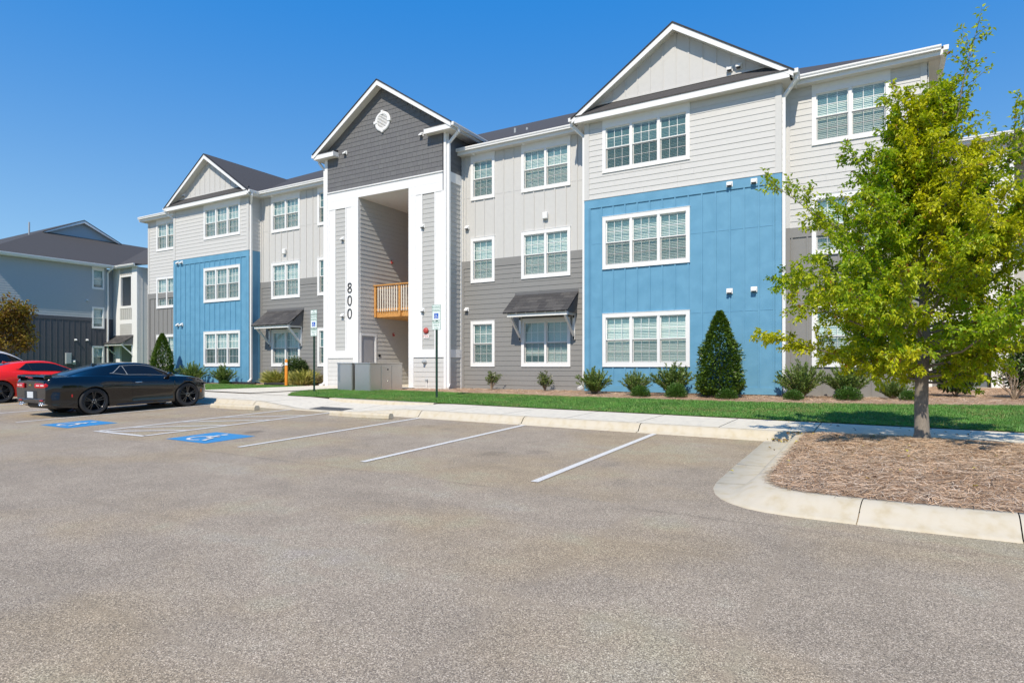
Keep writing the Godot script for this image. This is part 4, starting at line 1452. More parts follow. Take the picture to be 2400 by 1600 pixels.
func make_side_building():
	var b = thing("apartment_building", "grey and navy apartment block with hipped roof behind the parked cars", "building", Vector3(-56, 0.7, -24))
	var W = flank(-55.55)
	var holes := []
	var levels = [[1.50, 3.22], [4.69, 6.43], [7.91, 9.60]]
	for l in levels:
		holes.append(cut([26.6, 27.53, l[0], l[1]]))
	wall(b, W, 19.4, 27.72, 0.6, 5.25, holes, "batten", M.navy_grey, true, 19.6, 0.405)
	wall(b, W, 19.4, 27.72, 5.53, SOF, holes, "lap", M.side_grey, false)
	for s in spans(19.4, 27.72, 5.25, 5.53, holes):
		box(b, "band_board", M.navy_grey, s[0], s[1], s[2], s[3], -0.1, 0.03, W)
	box(b, "corner_board", M.side_grey, 27.56, 27.72, 5.53, SOF, 0.0, 0.034, W)
	for i in 3:
		window(b, W, 26.6, 27.53, levels[i][0], levels[i][1], 1, [["half"], ["most"], ["most"]][i], SOF if i == 2 else 0.0, false)
	var V = flank(-56.1)
	wall(b, V, 27.72, 28.6, 0.6, 5.53, [], "batten", M.navy_grey, true, 27.9, 0.4)
	wall(b, V, 27.72, 28.6, 5.53, SOF, [], "lap", M.side_grey, false)
	box(b, "front_wall", M.side_grey, -80, -55.6, 0.5, SOF, -19.52, -19.4)
	# stair tower
	var S = front(-28.5)
	for p in [[-56.0, -54.95, 0.6, 9.72], [-53.14, -52.38, 0.6, 9.72], [-54.95, -53.14, 9.0, 9.12], [-54.95, -53.14, 6.38, 6.58], [-54.95, -53.14, 5.08, 5.42], [-54.95, -54.82, 6.58, 9.0], [-53.26, -53.14, 6.58, 9.0], [-54.95, -53.14, 3.3, 3.98]]:
		box(b, "white_board", M.white, p[0], p[1], p[2], p[3], -0.12, 0.03, S)
	wall(b, S, -54.95, -53.14, 9.12, SOF, [], "batten", M.mid_grey, true, -54.75, 0.3)
	wall(b, S, -54.95, -53.14, 5.42, 6.38, [], "batten", M.mid_grey, true, -54.75, 0.3)
	wall(b, S, -54.95, -53.14, 3.98, 5.08, [], "lap", M.mid_grey, false)
	box(b, "stair_lining", M.mid_grey, -55.0, -52.6, 0.6, 9.7, -3.1, -3.0, S)
	box(b, "stair_lining", M.mid_grey, -55.1, -55.0, 0.6, 9.7, -3.0, -0.121, S)
	box(b, "stair_lining", M.mid_grey, -52.6, -52.5, 0.6, 9.7, -3.0, -0.121, S)
	box(b, "stair_lining", M.mid_grey, -55.0, -52.6, 3.3, 3.5, -3.0, -0.121, S)
	box(b, "stair_lining", M.dark_grey, -55.0, -52.6, 6.3, 6.5, -3.0, -0.121, S)
	awning(b, S, -55.9, -52.9, 4.06, 3.42, 1.0)
	wall(b, flank(-52.38), 28.5, 29.8, 0.6, SOF, [], "batten", M.pale_grey, true, 28.9, 0.45)
	box(b, "recess_wall", M.side_grey, -52.5, -44, 0.5, SOF, -29.9, -29.8)
	# roof: slopes to the lot, to the side and over the stair tower, with a gablet
	var y = 9.92
	var c1 = Vector3(-55.0, y, -19.25)
	var v1 = Vector3(-55.0, y, -28.15)
	roof_plane(b, [c1, v1, Vector3(-61.2, y + 3.1, -34.35), Vector3(-61.2, y + 3.1, -25.45)])
	roof_plane(b, [c1, Vector3(-64.2, y + 4.6, -28.45), Vector3(-90, y + 4.6, -28.45), Vector3(-90, y, -19.25)])
	roof_plane(b, [v1, Vector3(-52.05, y, -28.15), Vector3(-52.05, y, -28.7), Vector3(-50, y, -29.2), Vector3(-50, y + 3.1, -34.35), Vector3(-61.2, y + 3.1, -34.35)])
	var G = flank(-61.15)
	var ap = y + 4.6
	add(b, "gablet_panel", prism([Vector2(25.6, 13.0), Vector2(31.6, 13.0), Vector2(28.5, ap - 0.1)], -0.1, 0.0), M.side_grey, G)
	for s in [-1, 1]:
		var e = 28.5 + s * 3.15
		add(b, "rake_board", prism([Vector2(28.5, ap - 0.04), Vector2(e, 12.94), Vector2(e - s * 0.25, 12.92), Vector2(28.5, ap - 0.26)], 0.30, 0.33), M.white, G)
		add(b, "rake_soffit", prism([Vector2(28.5, ap - 0.14), Vector2(e, 12.88), Vector2(e - s * 0.04, 12.86), Vector2(28.5, ap - 0.16)], 0.0, 0.298), M.soffit, G)
		roof_plane(b, [Vector3(-60.8, ap + 0.02, -28.5), Vector3(-90, ap + 0.02, -28.5), Vector3(-90, 12.96, -e), Vector3(-60.8, 12.96, -e)], 0.06)
	box(b, "soffit", M.soffit, 19.2, 28.2, SOF, SOF + 0.02, 0.001, 0.53, W)
	box(b, "fascia", M.white, 19.1, 28.15, SOF - 0.01, y - 0.01, 0.53, 0.56, W)
	gutter(b, W, 19.1, 28.15, SOF + 0.09, 0.562)
	box(b, "soffit", M.soffit, -56, -52.1, SOF, SOF + 0.02, 0.001, 0.33, S)
	box(b, "fascia", M.white, -54.98, -52.1, SOF - 0.01, y - 0.01, 0.33, 0.36, S)
	gutter(b, S, -54.85, -52.1, SOF + 0.09, 0.362)
	downspout(b, [Vector3(-54.95, 9.78, -27.85), Vector3(-54.95, 9.68, -27.85), Vector3(-55.48, 9.35, -27.78), Vector3(-55.48, 0.8, -27.78)], 0.1)
	add(b, "vent_pipe", tube_mesh([Vector3(-62, 12.0, -24.8), Vector3(-62, 13.75, -24.8)], [0.06, 0.06], 10), M.meter_grey)
	for p in [[25.38, 3.66], [26.22, 3.68], [26.22, 6.9]]:
		vent_hood(b, W, p[0], p[1])
	var mt = sbox(b, "meter_cabinet", M.meter_grey, 24.62, 25.02, 1.75, 2.62, 0.03, 0.22, 0.01, W)
	sbox(mt, "cabinet_door", M.meter_grey, 24.66, 24.98, 1.80, 2.57, 0.221, 0.235, 0.005, W)
	var m2 = sbox(b, "meter_box", M.meter_grey, 25.10, 25.34, 1.70, 2.08, 0.03, 0.16, 0.01, W)
	add(m2, "meter_dial", lathe([Vector2(0.0, 0.10), Vector2(0.07, 0.09), Vector2(0.085, 0.0)], 16), M.white_plain, W * Transform3D(Basis(Vector3.UP, -PI / 2), Vector3(25.22, 1.93, 0.16)))

func make_wing():
	var b = thing("apartment_building", "white rear wing with arched opening and slate door behind the leafy tree", "building", Vector3(3.0, 0.75, -28.4))
	var F = front(-28.4)
	var hole_up = [1.75, 3.48, 4.2, 8.30]
	var hole_dn = [1.75, 3.54, 0.6, 3.25]
	wall(b, F, 1.15, 4.19, 0.66, SOF, [hole_up, hole_dn], "batten", M.white, true, 1.3, 0.6)
	var arch := [Vector2(1.75, 8.3), Vector2(1.75, 9.02), Vector2(3.48, 9.02), Vector2(3.48, 8.3)]
	for i in range(1, 12):
		var a = PI * i / 12.0
		arch.append(Vector2(2.615 + cos(a) * 0.865, 8.12 + sin(a) * 0.78))
	box(b, "arch_filler", M.white, 1.75, 3.48, 8.95, 9.0, -0.118, -0.002, F)
	add(b, "arch_trim", prism(arch, -0.10, 0.02), M.white, F)
	box(b, "lining", M.dark_grey, 1.2, 4.1, 0.66, SOF, -2.3, -2.2, F)
	box(b, "lining", M.dark_grey, 3.56, 3.66, 0.66, SOF, -2.2, -0.125, F)
	box(b, "balcony_floor", M.concrete, 1.2, 3.56, 3.9, 4.15, -2.2, -0.125, F)
	box(b, "balcony_rail", M.white, 1.75, 3.48, 5.15, 5.22, -0.08, -0.02, F)
	for i in 14:
		box(b, "baluster", M.white, 1.80 + i * 0.125, 1.825 + i * 0.125, 4.2, 5.15, -0.065, -0.035, F)
	var d = box(b, "slate_door", M.slate_door, 2.62, 3.53, 0.80, 2.95, -0.45, -0.40, F)
	box(d, "notice_frame", M.black_plastic, 2.95, 3.36, 1.62, 2.12, -0.399, -0.385, F)
	box(d, "notice", M.meter_grey, 2.99, 3.32, 1.66, 2.08, -0.384, -0.38, F)
	add(d, "wreath_disc", lathe([Vector2(0.0, 0.03), Vector2(0.10, 0.02), Vector2(0.11, 0.0)], 16), M.gold, F * Transform3D(Basis(Vector3.UP, -PI / 2), Vector3(3.28, 1.3, -0.399)))
	box(b, "door_wall", M.dark_grey, 1.7, 2.61, 0.7, 3.3, -0.46, -0.41, F)
	box(b, "step", M.concrete, 2.3, 4.1, 0.6, 0.80, -0.40, 0.25, F)
	box(b, "side_wall", M.mid_grey, 4.09, 4.188, 0.66, SOF, -3.0, -0.121, F)
	box(b, "rear_wall", M.mid_grey, 4.19, 16, 0.66, SOF, -3.1, -3.0, F)
	box(b, "soffit", M.soffit, 1.42, 16, SOF, SOF + 0.02, -2.9, 0.30, F)
	box(b, "fascia", M.white, 1.42, 16, SOF - 0.01, SOF + 0.19, 0.30, 0.33, F)
	gutter(b, F, 1.47, 16, SOF + 0.09, 0.332)
	roof_plane(b, [Vector3(1.2, 9.92, -28.05), Vector3(1.2, 11.6, -34.0), Vector3(16, 11.6, -34.0), Vector3(16, 9.92, -28.05)])

# ------------------------------------------------------------------ vehicles

func curve(tab, x):                                             # a smooth line through [x, value] pairs
	if x <= tab[0][0]:
		return tab[0][1]
	for i in tab.size() - 1:
		if x <= tab[i + 1][0]:
			var a = tab[maxi(i - 1, 0)]
			var b = tab[i]
			var c = tab[i + 1]
			var d = tab[mini(i + 2, tab.size() - 1)]
			return cubic_interpolate_in_time(b[1], c[1], a[1], d[1], (x - b[0]) / (c[0] - b[0]), c[0] - b[0], a[0] - b[0] if a[0] != b[0] else -(c[0] - b[0]), d[0] - b[0] if d[0] != c[0] else 2 * (c[0] - b[0]))
	return tab[-1][1]

# a car's own axes: x to its right, y up, -z forwards; f runs forwards from the rear axle
var car := {
	"belt": [[-0.97, 0.84], [-0.90, 0.905], [-0.7, 0.93], [-0.3, 0.94], [0.3, 0.925], [1.0, 0.88], [1.6, 0.86], [2.1, 0.845], [2.6, 0.80], [2.95, 0.73], [3.12, 0.64], [3.2, 0.54]],
	"deck": [[-0.97, 0.86], [-0.90, 0.93], [-0.7, 0.955], [-0.3, 0.965], [0.3, 0.96], [1.0, 0.93], [2.1, 0.90], [2.6, 0.86], [2.95, 0.785], [3.12, 0.69], [3.2, 0.58]],
	"wide": [[-0.97, 0.72], [-0.92, 0.77], [-0.8, 0.82], [-0.5, 0.86], [0.0, 0.885], [0.5, 0.865], [1.2, 0.85], [1.8, 0.855], [2.4, 0.88], [2.75, 0.86], [3.0, 0.79], [3.13, 0.68], [3.2, 0.54]],
	"sill": [[-0.97, 0.34], [-0.9, 0.29], [-0.6, 0.22], [-0.3, 0.18], [0.5, 0.165], [2.0, 0.165], [2.8, 0.16], [3.05, 0.18], [3.2, 0.25]],
	"roof": [[-0.50, 0.955], [-0.2, 1.035], [0.1, 1.115], [0.4, 1.185], [0.7, 1.232], [1.0, 1.252], [1.25, 1.247], [1.5, 1.205], [1.8, 1.075], [2.0, 0.98], [2.18, 0.905]],
	"foot": [[-0.50, 0.62], [0.0, 0.715], [0.6, 0.745], [1.3, 0.745], [1.8, 0.72], [2.18, 0.66]],
	"head": [[-0.50, 0.50], [0.0, 0.49], [0.5, 0.53], [1.0, 0.55], [1.4, 0.555], [1.8, 0.58], [2.18, 0.62]]}

func side_point(f, t, sill):                                    # the skin of the flank, t from the sill to the belt line
	var hi = curve(car.belt, f)
	var y = lerpf(sill, hi, t)
	var k = (y - 0.17) / (hi - 0.17)
	var g = curve([[0.0, 0.955], [0.10, 0.965], [0.22, 0.958], [0.36, 0.962], [0.52, 0.988], [0.68, 1.0], [0.80, 0.988], [0.9, 0.955], [1.0, 0.90]], k)
	var swell = 0.022 * (exp(-pow(f / 0.5, 2.0)) + exp(-pow((f - 2.39) / 0.45, 2.0))) * clampf(1.0 - absf(k - 0.6) / 0.4, 0.0, 1.0)
	return Vector3(curve(car.wide, f) * g + swell, y, -(f if f < 2.39 else 2.39 + (f - 2.39) * 0.86))

func house_point(f, s):                                         # the skin of the cabin, s from its foot to the middle of the roof
	var top = curve(car.roof, f)
	var low = curve(car.belt, f) - 0.01
	var w0 = curve(car.foot, f)
	var w1 = minf(curve(car.head, f), w0)
	var edge = maxf(low, top - 0.035)
	if s < 0.6:
		var t = s / 0.6
		return Vector3(lerpf(w0, w1, t * t * 0.35 + t * 0.65), lerpf(low, edge, t), -f)
	var a = (s - 0.6) / 0.4 * PI / 2
	return Vector3(w1 * cos(a), edge + (top - edge) * sin(a), -f)

func skin(st, rows, sides = [1, -1]):                           # rows of points on the right flank, and their mirror image
	st.set_smooth_group(0)
	for s in sides:
		for i in rows.size() - 1:
			for j in rows[i].size() - 1:
				var q = [rows[i][j], rows[i + 1][j], rows[i + 1][j + 1], rows[i][j + 1]]
				q = q.map(func(p): return Vector3(p.x * s, p.y, p.z))
				for k in ([0, 1, 2, 0, 2, 3] if s > 0 else [0, 2, 1, 0, 3, 2]):
					st.add_vertex(q[k])

func patch(f0, f1, t0, t1, lift, n = 12):                        # a piece of the flank, lifted off it
	var rows := []
	for f in steps(f0, f1, n):
		var row := []
		for t in steps(t0, t1, 8):
			row.append(side_point(f, t, 0.17) + Vector3(lift, 0, 0))
		rows.append(row)
	return rows

func made(rows, sides = [1, -1]):
	var st = tool()
	skin(st, rows, sides)
	st.index()
	st.generate_normals()
	return st.commit()

func make_wheel(parent, rim_mat):
	var w = node(parent, "wheel", parent.global_transform)
	var at = w.global_transform
	add(w, "tyre", lathe([Vector2(0.235, -0.10), Vector2(0.29, -0.115), Vector2(0.315, -0.105), Vector2(0.325, -0.08), Vector2(0.327, 0.0), Vector2(0.325, 0.08), Vector2(0.315, 0.105), Vector2(0.29, 0.115), Vector2(0.24, 0.10), Vector2(0.235, 0.085)], 40), M.rubber, at)
	add(w, "rim", lathe([Vector2(0.243, 0.094), Vector2(0.243, 0.106), Vector2(0.232, 0.108), Vector2(0.222, 0.09), Vector2(0.215, -0.08), Vector2(0.0, -0.08)], 40), rim_mat, at)
	add(w, "hub", lathe([Vector2(0.0, 0.088), Vector2(0.03, 0.088), Vector2(0.062, 0.075), Vector2(0.07, 0.02)], 20), rim_mat, at)
	var st = tool()
	for i in 5:
		for s in [-1, 1]:
			var a = TAU * i / 5.0 + s * 0.10
			var b = TAU * i / 5.0 + s * 0.155
			bar(st, Vector3(0.068, cos(a) * 0.05, sin(a) * 0.05), Vector3(0.094, cos(b) * 0.225, sin(b) * 0.225), 0.026, 0.022)
	add(w, "spokes", st.commit(), rim_mat, at)
	var nuts = tool()
	for i in 5:
		var a = TAU * (i + 0.5) / 5.0
		put(nuts, 0.078, 0.096, cos(a) * 0.042 - 0.008, cos(a) * 0.042 + 0.008, sin(a) * 0.042 - 0.008, sin(a) * 0.042 + 0.008)
	add(w, "wheel_nuts", nuts.commit(), M.chrome, at)
	return w

func make_coupe(called, label, paint_mat, at):
	var c = thing(called, label, "car", at, 0.0)
	c.rotation.x = atan(0.03)
	var X = c.global_transform
	var axles = [0.0, 2.39]
	var ra = 0.355
	var fs := []
	for f in steps(-0.97, 3.2, 90):
		fs.append(f)
	for a in axles:
		for k in 17:
			fs.append(a - cos(PI * k / 16.0) * ra)
		fs.append_array([a - ra - 0.004, a + ra + 0.004])
	fs.sort()
	var sill = func(f):
		var y = curve(car.sill, f)
		for a in axles:
			if absf(f - a) <= ra + 0.001:
				y = maxf(y, 0.325 + sqrt(maxf(0.0, ra * ra - (f - a) * (f - a))))
		return y
	var rows := []
	for f in fs:
		var row := []
		var lo = sill.call(f)
		var p0 = side_point(f, 0.0, lo)
		row.append(Vector3(p0.x - 0.07, p0.y + 0.002, p0.z))
		for t in [0.0, 0.06, 0.2, 0.35, 0.5, 0.65, 0.78, 0.88, 0.95, 1.0]:
			row.append(side_point(f, t, lo))
		var b = side_point(f, 1.0, lo)
		var mid = curve(car.deck, f)
		for k in [0.06, 0.18, 0.36, 0.6, 0.8, 1.0]:
			row.append(Vector3(b.x * (1.0 - k), b.y + (mid - b.y) * sin(k * PI / 2), b.z))
		rows.append(row)
	add(c, "body", made(rows), paint_mat, X)
	# front and rear faces
	for e in [rows[0], rows[-1]]:
		var st = tool()
		var full := []
		for i in range(1, e.size()):
			full.append(e[i])
		for i in range(e.size() - 1, 0, -1):
			full.append(Vector3(-e[i].x, e[i].y, e[i].z))
		var mid = Vector3(0, 0.6, e[1].z)
		for i in full.size():
			face(st, [mid, full[i], full[(i + 1) % full.size()]], Vector3(0, 0, e[1].z))
		st.generate_normals()
		add(c, "rear_face" if e[1].z > 0 else "front_face", st.commit(), paint_mat, X)
	# cabin
	var hr := []
	for f in steps(-0.50, 2.18, 50):
		var row := []
		for s in [0.0, 0.1, 0.2, 0.3, 0.4, 0.5, 0.56, 0.6, 0.66, 0.72, 0.8, 0.9, 1.0]:
			row.append(house_point(f, s))
		hr.append(row)
	add(c, "cabin", made(hr), paint_mat, X)
	var glass = func(called2, f0, f1, lo, hi, sides):
		var gr := []
		for f in steps(f0, f1, 26):
			var row := []
			var a = lo.call(f)
			var b = maxf(hi.call(f), a + 0.001)
			for s in steps(a, b, 10):
				var p = house_point(f, s)
				row.append(p + Vector3(0.004 if s < 0.99 else 0.0, 0.004, 0))
			gr.append(row)
		return add(c, called2, made(gr, sides), M.car_glass, X)
	glass.call("rear_window", -0.44, 0.42, func(f): return 0.70 + maxf(0.0, f - 0.1) * 0.1, func(_f): return 1.0, [1, -1])
	glass.call("windscreen", 1.47, 2.12, func(_f): return 0.66, func(_f): return 1.0, [1, -1])
	var dlo = func(f): return 0.10 + 0.42 * clampf((f - 0.46) / 0.30, 0.0, 1.0) * clampf((2.02 - f) / 0.03, 0.0, 1.0)
	var base = func(f): return 0.10 + 0.10 * clampf((0.8 - f) / 0.36, 0.0, 1.0)
	for s in [1, -1]:
		var sw = glass.call("side_window", 0.46, 2.0, base, dlo, [s])
		var trim = tool()
		for k in 26:
			var f0 = lerpf(0.46, 2.0, k / 26.0)
			var f1 = lerpf(0.46, 2.0, (k + 1) / 26.0)
			for fn in [base, dlo]:
				var a = house_point(f0, maxf(fn.call(f0), base.call(f0)))
				var b = house_point(f1, maxf(fn.call(f1), base.call(f1)))
				bar(trim, Vector3((a.x + 0.006) * s, a.y + 0.003, a.z), Vector3((b.x + 0.006) * s, b.y + 0.003, b.z), 0.010, 0.012)
		add(sw, "window_trim", trim.commit(), M.meter_grey if paint_mat == M.black_car else M.black_plastic, X)
		var pa = house_point(0.86, 0.1)
		var pb = house_point(0.80, 0.50)
		add(sw, "window_pillar", bar_mesh(Vector3((pa.x + 0.006) * s, pa.y, pa.z), Vector3((pb.x + 0.006) * s, pb.y, pb.z), 0.012, 0.022), M.meter_grey if paint_mat == M.black_car else M.black_plastic, X)
		# door: its skin stands a hair proud, so its edge shows
		var door = add(c, "door", made(patch(0.92, 1.98, 0.12, 0.965, 0.003), [s]), paint_mat, X)
		var hp = side_point(1.08, 0.80, 0.17)
		add(door, "handle", soft_box(Vector3(0.022, 0.022, 0.17), 0.008), M.chrome if paint_mat == M.black_car else paint_mat, X * Transform3D(Basis(), Vector3((hp.x + 0.012) * s, hp.y, hp.z)))
		var sk = side_point(1.4, 0.04, 0.17)
		add(c, "side_skirt", soft_box(Vector3(0.05, 0.05, 1.35), 0.015), paint_mat, X * Transform3D(Basis(), Vector3((sk.x + 0.012) * s, 0.185, -1.2)))
		var mp = house_point(1.90, 0.12)
		var mir = add(c, "mirror", soft_box(Vector3(0.16, 0.11, 0.13), 0.04), paint_mat, X * Transform3D(Basis(Vector3.UP, -0.2 * s), Vector3((mp.x + 0.17) * s, mp.y + 0.03, mp.z)))
		add(mir, "stalk", bar_mesh(Vector3((mp.x - 0.02) * s, mp.y - 0.02, mp.z), Vector3((mp.x + 0.12) * s, mp.y, mp.z), 0.05, 0.03), M.black_plastic, X)
		var mk = side_point(2.86, 0.42, 0.17)
		add(c, "side_marker", soft_box(Vector3(0.02, 0.10, 0.035), 0.006), M.amber, X * Transform3D(Basis(Vector3.UP, -0.35 * s), Vector3((mk.x + 0.004) * s, mk.y, mk.z)))
		var rk = side_point(-0.47, 0.42, 0.17)
		add(c, "side_marker", soft_box(Vector3(0.012, 0.07, 0.03), 0.004), M.tail_red, X * Transform3D(Basis(), Vector3((rk.x + 0.002) * s, rk.y, rk.z)))
		# lamps, exhausts
		var tl = add(c, "tail_lamp", soft_box(Vector3(0.46, 0.12, 0.05), 0.02), M.tail_red, X * Transform3D(Basis(Vector3.UP, 0.10 * s), Vector3(0.50 * s, 0.745, 0.965)))
		for k in 2:
			add(tl, "lens", soft_box(Vector3(0.135, 0.035, 0.012), 0.005), M.tail_clear, X * Transform3D(Basis(Vector3.UP, 0.10 * s), Vector3((0.42 + 0.17 * k) * s, 0.752, 0.993 - 0.014 * k)))
		add(c, "tail_lamp_wing", soft_box(Vector3(0.05, 0.085, 0.17), 0.02), M.tail_red, X * Transform3D(Basis(Vector3.UP, -0.45 * s), Vector3(0.735 * s, 0.745, 0.90)))
		add(c, "reflector", soft_box(Vector3(0.14, 0.026, 0.02), 0.008), M.tail_red, X * Transform3D(Basis(), Vector3(0.52 * s, 0.40, 0.976)))
		for k in 2:
			add(c, "exhaust_tip", lathe([Vector2(0.034, -0.12), Vector2(0.040, 0.0), Vector2(0.033, 0.0), Vector2(0.030, -0.12)], 18), M.chrome, X * Transform3D(Basis(Vector3.UP, -PI / 2), Vector3((0.44 + 0.10 * k) * s, 0.315, 0.985)))
		var hl = side_point(2.98, 0.78, 0.2)
		add(c, "head_lamp", soft_box(Vector3(0.05, 0.09, 0.26), 0.025), M.car_glass, X * Transform3D(Basis(Vector3.UP, 0.75 * s), Vector3((hl.x - 0.03) * s, hl.y, hl.z - 0.04)))
	# spoiler, plate, badge
	var sp = add(c, "spoiler", soft_box(Vector3(1.36, 0.028, 0.16), 0.012), paint_mat, X * Transform3D(Basis(Vector3.RIGHT, 0.10), Vector3(0, 0.985, 0.89)))
	for s in [-1, 1]:
		add(sp, "spoiler_end", soft_box(Vector3(0.05, 0.09, 0.16), 0.015), paint_mat, X * Transform3D(Basis(), Vector3(0.665 * s, 0.945, 0.885)))
	add(c, "brake_lamp", soft_box(Vector3(0.22, 0.018, 0.012), 0.004), M.tail_red, X * Transform3D(Basis(), Vector3(0, 0.93, 0.965)))
	add(c, "plate_recess", soft_box(Vector3(0.62, 0.20, 0.02), 0.006), M.black_plastic, X * Transform3D(Basis(), Vector3(0, 0.53, 0.966)))
	add(c, "licence_plate", soft_box(Vector3(0.29, 0.15, 0.014), 0.004), M.plate, X * Transform3D(Basis(), Vector3(0, 0.53, 0.982)))
	add(c, "bumper_lip", soft_box(Vector3(1.30, 0.022, 0.05), 0.008), paint_mat, X * Transform3D(Basis(), Vector3(0, 0.425, 0.965)))
	var badge = tool()
	put(badge, -0.065, 0.065, -0.010, 0.010, 0.0, 0.008)
	put(badge, -0.022, 0.022, -0.024, -0.0105, 0.0, 0.008)
	put(badge, -0.022, 0.022, 0.0105, 0.024, 0.0, 0.008)
	add(c, "badge", badge.commit(), M.gold, X * Transform3D(Basis(), Vector3(0, 0.76, 0.972)))
	add(c, "antenna_fin", prism([Vector2(0.0, 0.0), Vector2(0.16, 0.0), Vector2(0.14, 0.06), Vector2(0.10, 0.055)], -0.015, 0.015), paint_mat, X * Transform3D(Basis(Vector3.UP, -PI / 2), Vector3(0, 1.185, -0.52)))
	add(c, "underbody", soft_box(Vector3(1.40, 0.34, 3.8), 0.05), M.black_plastic, X * Transform3D(Basis(), Vector3(0, 0.36, -1.12)))
	for a in axles:
		for s in [-1, 1]:
			add(c, "wheel_arch", lathe([Vector2(ra + 0.004, 0.10), Vector2(ra + 0.004, -0.16)], 28), M.black_plastic, X * Transform3D(Basis(Vector3.UP, 0 if s > 0 else PI), Vector3(0.73 * s, 0.325, -a)))
			var w = make_wheel(c, M.rim_black)
			w.transform = Transform3D(Basis(Vector3.UP, 0 if s > 0 else PI), Vector3(0.765 * s, 0.327, -a))
	return c

func make_vehicles():
	var at = func(x, z): return Vector3(x, lot(x, z) + 0.002, z)
	make_coupe("parked_car", "glossy black coupe with black spoked wheels parked by the pavement", M.black_car, at.call(-17.33, -7.95))
	make_coupe("parked_car", "bright red coupe parked beyond the black coupe", M.red_car, at.call(-23.5, -8.35))
	var keep = car.duplicate(true)
	for k in ["belt", "deck"]:
		car[k] = car[k].map(func(p): return [p[0], p[1] * 1.22])
	car.roof = [[-0.85, 1.15], [-0.7, 1.42], [-0.3, 1.56], [0.3, 1.62], [1.0, 1.62], [1.4, 1.56], [1.7, 1.42], [2.0, 1.22], [2.18, 1.10]]
	car.foot = [[-0.85, 0.70], [0.0, 0.755], [0.6, 0.765], [1.3, 0.765], [1.8, 0.74], [2.18, 0.68]]
	car.head = [[-0.85, 0.60], [0.0, 0.62], [1.0, 0.62], [2.18, 0.62]]
	make_coupe("parked_car", "white car with a tall roof behind the red coupe", M.white_car, at.call(-26.6, -8.3))
	car = keep

# ------------------------------------------------------------------ signs and other things in the place

func make_sign(label, x, z, top, van):
	var y = land(x, z)
	var s = thing("parking_sign", label, "sign", Vector3(x, y, z), 0.0, "accessible parking signs")
	var F = front(z)
	var post = tool()
	put(post, x - 0.032, x + 0.032, y - 0.05, top - 0.05, -0.006, 0.0)
	put(post, x - 0.032, x - 0.026, y - 0.05, top - 0.05, 0.0, 0.022)
	put(post, x + 0.026, x + 0.032, y - 0.05, top - 0.05, 0.0, 0.022)
	add(s, "post", post.commit(), M.green_post, F)
	var t = top
	var plates := []
	if van:
		plates.append([t - 0.15, t, ["VAN", "ACCESSIBLE"], 0.038])
		t -= 0.165
	plates.append([t - 0.46, t, ["RESERVED", "PARKING"], 0.062])
	plates.append([t - 0.73, t - 0.48, ["MAXIMUM", "PENALTY", "$ 250"], 0.045])
	for p in plates:
		var pl = sbox(s, "sign_plate", M.sign_green, x - 0.152, x + 0.152, p[0], p[1], 0.023, 0.027, 0.001, F)
		sbox(pl, "sign_face", M.sign_white, x - 0.143, x + 0.143, p[0] + 0.009, p[1] - 0.009, 0.027, 0.029, 0.0005, F)
		var main = p[1] - p[0] > 0.4
		var n = p[2].size()
		for i in n:
			var ly = (p[1] - 0.075 - i * 0.095) if main else lerpf(p[1] - 0.045, p[0] + 0.045, i / float(n - 1))
			lettering(pl, "lettering", p[2][i], p[3], M.sign_green, F * Transform3D(Basis().scaled(Vector3(0.78, 1, 1)), Vector3(x, ly, 0.030)), 0.002)
		if main:
			box(pl, "blue_panel", M.sign_blue, x - 0.075, x + 0.075, p[0] + 0.06, p[0] + 0.21, 0.0292, 0.031, F)
			var st = tool()
			var c = Vector3(x, p[0] + 0.135, z + 0.0315)
			wheelchair(st, func(a, b): return c + Vector3(a, b, 0) * 0.14, Vector3.BACK * 0.2)
			st.generate_normals()
			add(pl, "wheelchair_symbol", st.commit(), M.white_plain)

